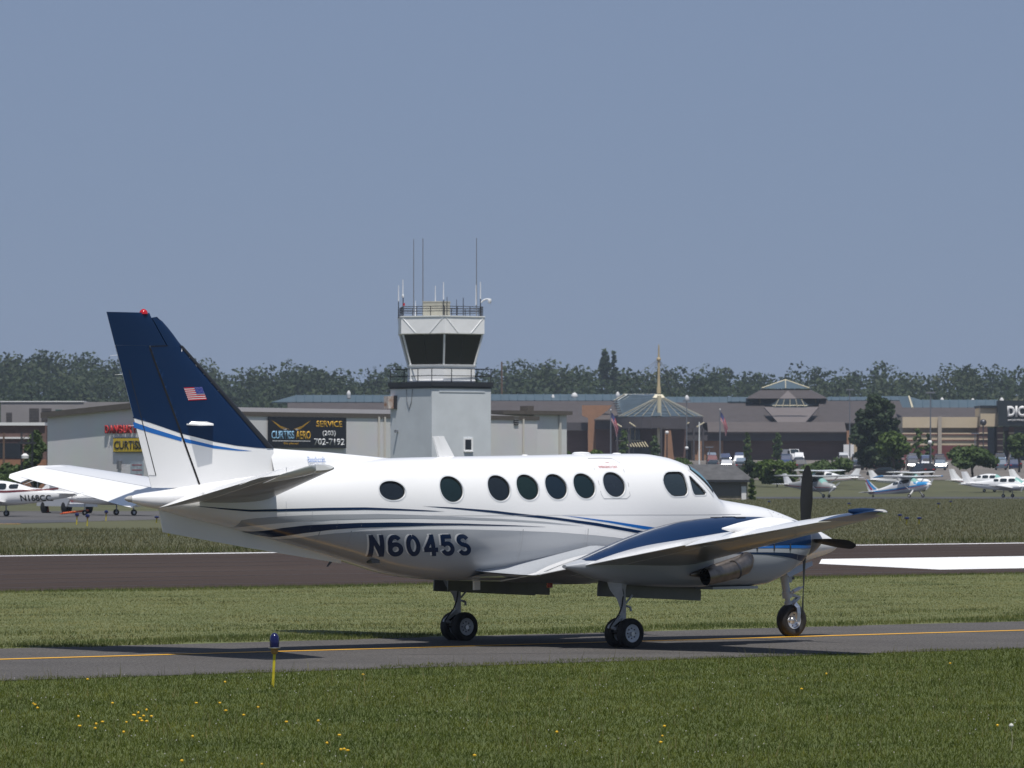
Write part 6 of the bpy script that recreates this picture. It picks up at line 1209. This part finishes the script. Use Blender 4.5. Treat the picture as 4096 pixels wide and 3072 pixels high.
# ---------------------------------------------------------------- masts, flag poles, lamp posts
POLE = mat('galvanised_pole', (.20,.21,.23), .45, metal=.5); WOODP = mat('brown_wood_pole', (.13,.085,.06), .9)
def pole(name, label, px, top, base, d, r, m_, cat='pole', lamp=None):
    p = at(px, base, d); gz = terrain(p.x, d); e = empty(name, (p.x, d, gz)); h_ = EYE+(HORIZON-top)/F_PX*d-gz; MB().bar((0,0,-.2),(0,0,h_),r,r*.6,8).build('shaft', m_, e, True); tag(e, label, cat, 'poles and masts'); 
    if lamp == 'head': MB().box(-.7,.7,-.25,.25,h_-.05,h_+.18).build('lamp_head', POLE, e)
    if lamp == 'globe': MB().lathe([(h_-.45+a*.32, .32*math.sqrt(max(0,1-a*a))) for a in frange(-1,1,10)], (0,0,0), 'z', 12).build('lamp_globe', WCAP, e, True)
    if lamp == 'flag':
        rows = [[Vector((.08+u*1.5*(.9-.25*v), .18*math.sin(u*5+v*3), h_-.3-v*1.6-u*u*2.2-u*.9)) for v in frange(0,1,6)] for u in frange(0,1,9)]
        fo = MB().grid(rows).build('flag_cloth', mat('flag_cloth_red', (.30,.05,.07), .8), e, True); cn_ = [[r[k]+Vector((0,-.03,0)) for k in range(4)] for r in rows[:5]]; MB().grid(cn_).build('flag_canton', mat('flag_cloth_blue', (.03,.04,.13), .8), fo, True)
        for k in (1,3,4): MB().grid([[rows[i][k]*.6+rows[i][k+1]*.4+Vector((0,-.02,0)), rows[i][k]*.25+rows[i][k+1]*.75+Vector((0,-.02,0))] for i in range(9)]).build('flag_stripe', mat('flag_cloth_white', (.5,.46,.47), .8), fo, True)
        MB().lathe([(h_,.1),(h_+.15,.14),(h_+.3,0)], (0,0,0), 'z', 8).build('finial', WCAP, e)
    return e
pole('flag_pole', 'flag pole with drooping flag left of the mall canopy', 2443, 1642, 1850, 900, .16, POLE, 'flag pole', 'flag'); pole('flag_pole', 'flag pole in front of the long brick wall', 2880, 1640, 1850, 900, .16, POLE, 'flag pole', 'flag')
pole('antenna_mast', 'silver mast right of the canopy beside the shed', 2797, 1688, 1880, 640, .12, WANT, 'mast'); pole('utility_pole', 'brown wooden pole right of the tower against the trees', 2007, 1447, 1640, 1010, .28, WOODP)
for px, top, base, d, l, lb_ in ((2747,1605,1850,880,'head','tall lamp post in front of the roof right of the canopy'),(2668,1720,1860,860,'globe','globe lamp post at the foot of the canopy'),(2838,1790,1850,880,'head','short lamp post before the tan wall'),(3399,1560,1850,860,'head','tall lamp post at the right end of the brick wall'),(3722,1572,1895,720,'head','tall lamp post before the beige store'),(3720,1757,1900,705,'globe','globe lamp post in the parking lot right of the bright tree'),(3900,1735,1830,930,'head','short lamp post against the red base of the store'),(2747,1782,1860,855,'globe','low globe lamp between canopy and tan wall')):
    pole('lamp_post', lb_, px, top, base, d, .13, POLE if l == 'head' else TBLACK, 'lamp post', l)
# lattice beacon mast at far left with lamp
p = at(108, 2000, 400); lm = empty('lattice_mast', (p.x, 400, 0)); tag(lm, 'dark lattice light mast in front of the left trees', 'mast'); hm = EYE+(HORIZON-1728)/F_PX*400
for a, b in ((-.45,-.45),(.45,-.45),(.45,.45),(-.45,.45)): MB().bar((a,b,0),(a,b,hm),.04,.04,5).build('mast_leg', TBLACK, lm)
for k in range(9): MB().bar((-.45,-.45,hm*k/9),(.45,-.45,hm*(k+1)/9),.025,.025,4).bar((.45,-.45,hm*k/9),(-.45,-.45,hm*(k+1)/9),.025,.025,4).build('mast_brace', TBLACK, lm)
MB().box(-.7,.7,-.7,.7,hm*.83,hm*.86).build('platform', TBLACK, lm); MB().lathe([(hm*.62,.05),(hm*.63,.3),(hm*.67,.32),(hm*.70,.1),(hm*.70,0)], (-.1,-.6,0), 'z', 12).build('flood_lamp', WCAP, lm, True)
p = at(18,1950,440); pole('utility_pole', 'thin utility pole at the far left edge', 15, 1730, 2010, 440, .14, WOODP)
# ---------------------------------------------------------------- chain link fence line and stored gear behind the apron airplanes
for i, px in enumerate((150,180,212,300,330)):
    p = at(px, 2030, 372); e = empty('fence_post', (p.x, 372, 0)); MB().bar((0,0,0),(0,0,2.2),.05,.05,6).build('post', POLE, e); MB().lathe([(2.2,.06),(2.3,.05),(2.33,0)], (0,0,0), 'z', 8).build('post_cap', POLE, e); tag(e, ('first','second','third','fourth','fifth')[i]+' fence post from the left behind the apron airplanes', 'post', 'fence posts behind the apron')
# ---------------------------------------------------------------- parked cars
CARM = {}
def carpaint(nm, c): 
    CARM.setdefault(nm, mat('car_'+nm.replace(' ','_'), c, .35, coat=.7)); return CARM[nm]
COLS = [('black',(.012,.012,.014)),('dark grey',(.06,.062,.066)),('silver',(.42,.43,.45)),('white',(.68,.68,.68)),('dark blue',(.015,.03,.09)),('dark red',(.12,.012,.015)),('blue grey',(.12,.16,.21))]
def car_base(kind):
    e = empty('parked_car'); suv = kind != 'sedan'
    prof_ = ([(-2.3,.35),(-2.35,.95),(-2.2,1.05),(-1.9,1.70),(-.2,1.76),(.45,1.70),(1.1,1.12),(2.15,1.0),(2.32,.75),(2.3,.35)] if suv else [(-2.3,.32),(-2.35,.85),(-2.2,.98),(-1.5,1.02),(-.9,1.42),(.2,1.46),(.55,1.40),(1.2,.98),(2.1,.86),(2.32,.68),(2.3,.32)])
    def ring(y, sc): return [(x, y*(1-.16*max(0,(z-.95)/.8)), z if sc else z) for x, z in prof_]
    b = MB(); n = len(prof_); L_, R_ = ring(.88, 1), ring(-.88, 1); b.add(L_+R_, [tuple(range(n)), tuple(range(2*n-1,n-1,-1))]+[(k,(k+1)%n,n+(k+1)%n,n+k) for k in range(n)]).build('body', carpaint('black',(.012,.012,.014)), e)
    gl = [(-1.85,1.08),(-1.7,1.60),(.35,1.62),(.85,1.12)] if suv else [(-1.25,1.02),(-.85,1.36),(.45,1.36),(.95,1.0)]
    for s in (-1,1): MB().add([(x, s*(.895-.15*max(0,(z-.95)/.8)), z) for x, z in gl], [(0,1,2,3)]).build('side_windows', PLG, e)
    MB().add([(gl[2][0]+.08,-.7,gl[2][1]),(gl[2][0]+.08,.7,gl[2][1]),(gl[3][0]+.2,.78,gl[3][1]+.04),(gl[3][0]+.2,-.78,gl[3][1]+.04)], [(0,1,2,3)]).build('windscreen', PLG, e)
    MB().add([(gl[1][0]-.16,-.7,gl[1][1]),(gl[1][0]-.16,.7,gl[1][1]),(gl[0][0]-.3,.78,gl[0][1]+.05),(gl[0][0]-.3,-.78,gl[0][1]+.05)], [(0,1,2,3)]).build('rear_window', PLG, e)
    for x in (-1.4,1.42):
        for s in (-1,1): wl = MB().lathe([(-.1,0),(-.1,.25),(-.07,.33),(.07,.33),(.1,.25),(.1,0)], (x,s*.82,.33), 'y', 14).build('wheel', TYRE, e, True); MB().lathe([(s*.105,.2),(s*.105,0)], (x,s*.82,.33), 'y', 10).build('hubcap', ALU, wl)
    MB().box(2.22,2.34,-.75,-.45,.68,.80).build('headlight', AMBER, e); MB().box(2.22,2.34,.45,.75,.68,.80).build('headlight', AMBER, e); MB().box(-2.37,-2.28,-.8,-.5,.78,.92).build('tail_light', REDGLASS, e); MB().box(-2.37,-2.28,.5,.8,.78,.92).build('tail_light', REDGLASS, e)
    return e
SED, SUV = car_base('sedan'), car_base('suv'); used = {'sedan': False, 'suv': False}
ORD = ['first','second','third','fourth','fifth','sixth','seventh','eighth','ninth','tenth','eleventh','twelfth','thirteenth','fourteenth']
def put_car(px, d, rz, kind, ci, label):
    src = SED if kind == 'sedan' else SUV; o = src if not used[kind] else copy_tree(src); used[kind] = True
    nm, c = COLS[ci]; X = (px-2048)/F_PX*d; o.location = (X, d, terrain(X, d)+.05); o.rotation_euler = (0,0,rz); b = [c_ for c_ in o.children if c_.name.startswith('body')][0]
    if b.data.users > 1: b.data = b.data.copy()
    b.data.materials[0] = carpaint(nm, c); tag(o, label.format(c=nm, k='sport utility vehicle' if kind == 'suv' else 'sedan'), 'car', 'cars in the mall parking lot')
rc = random.Random(4)
rowdefs = []
for d, nm in ((812,'first'),(829,'second'),(847,'third'),(866,'fourth'),(885,'fifth')):
    for a_, b_, where in ((3372,3560,'row by the evergreen'),(3592,3800,'row by the beige store'),(4000,4110,'row at the right edge'),(3140,3222,'row between the bushes'),(2846,2966,'row above the shed')):
        rowdefs.append((nm+' '+where, d, list(range(a_+int((d*7)%19), b_, 55)), 88))
for rn_, d, pxs, rz in rowdefs:
    for i, px in enumerate(pxs):
        ci = rc.choice([0,0,0,0,1,1,1,2,3,4,4,4,5,6,6]); kind = rc.choice(['sedan','suv']); put_car(px, d+rc.uniform(-2,2), R(rz+rc.choice([0,180])+rc.uniform(-4,4)), kind, ci, '{c} {k}, '+ORD[i]+' from left, '+rn_)
put_car(3688, 690, R(112), 'suv', 0, 'black sport utility vehicle driving on the road behind the taildragger'); put_car(3465, 820, R(178), 'suv', 1, 'dark grey sport utility vehicle broadside under the big conifer'); put_car(3536, 660, R(170), 'sedan', 0, 'black sedan on the road above the blue and white taildragger tail')
X = (3168-2048)/F_PX*905; vn = empty('white_van', (X, 905, terrain(X,905)+.05), R(-70)); tag(vn, 'white delivery van parked in front of the brick mall wall', 'van')
b = MB(); pf = [(-2.6,.4),(-2.6,2.3),(.9,2.35),(1.5,1.5),(2.3,1.3),(2.5,.9),(2.5,.4)]; n = len(pf); b.add([(x,.95,z) for x,z in pf]+[(x,-.95,z) for x,z in pf], [tuple(range(n)), tuple(range(2*n-1,n-1,-1))]+[(k,(k+1)%n,n+(k+1)%n,n+k) for k in range(n)]).build('body', MATS['truck_white'], vn)
MB().add([(.95,-.8,2.28),(.95,.8,2.28),(1.48,.85,1.58),(1.48,-.85,1.58)], [(0,1,2,3)]).build('windscreen', PLG, vn).location = (.03,0,.02)
for s in (-1,1): MB().box(.2,1.2,s*.955-.01,s*.955+.01,1.45,2.1).build('side_window', PLG, vn)
for x in (-1.6,1.6):
    for s in (-1,1): MB().lathe([(-.1,0),(-.1,.3),(-.07,.38),(.07,.38),(.1,.3),(.1,0)], (x,s*.85,.38), 'y', 14).build('wheel', TYRE, vn, True)
p = at(3392,1790,948); sbm = empty('white_panel_sign', (p.x, 946, terrain(p.x,946))); tag(sbm, 'white panel board standing at the end of the brick wall', 'board'); zz_ = EYE+(HORIZON-1778)/F_PX*946-terrain(p.x,946); MB().box(-1.0,1.0,0,.2,.6,zz_).build('panel', WCAP, sbm); MB().box(-.9,-.7,.02,.18,0,.6).box(.7,.9,.02,.18,0,.6).build('legs', POLE, sbm)
# ---------------------------------------------------------------- the hazy air
hz = MB().box(-900, 900, -60, 2100, -3, 75).build('haze', None); tag(hz, 'thin pale summer haze filling the air over the airfield', 'haze', kind='stuff')
m = bpy.data.materials.new('haze_air'); m.use_nodes = True; n = m.node_tree.nodes; n.remove(n['Principled BSDF']); pv = n.new('ShaderNodeVolumePrincipled')
pv.inputs['Color'].default_value = (.74,.86,1.0,1); pv.inputs['Density'].default_value = .00010; pv.inputs['Anisotropy'].default_value = .2
m.node_tree.links.new(pv.outputs[0], n['Material Output'].inputs['Volume']); hz.data.materials.append(m)
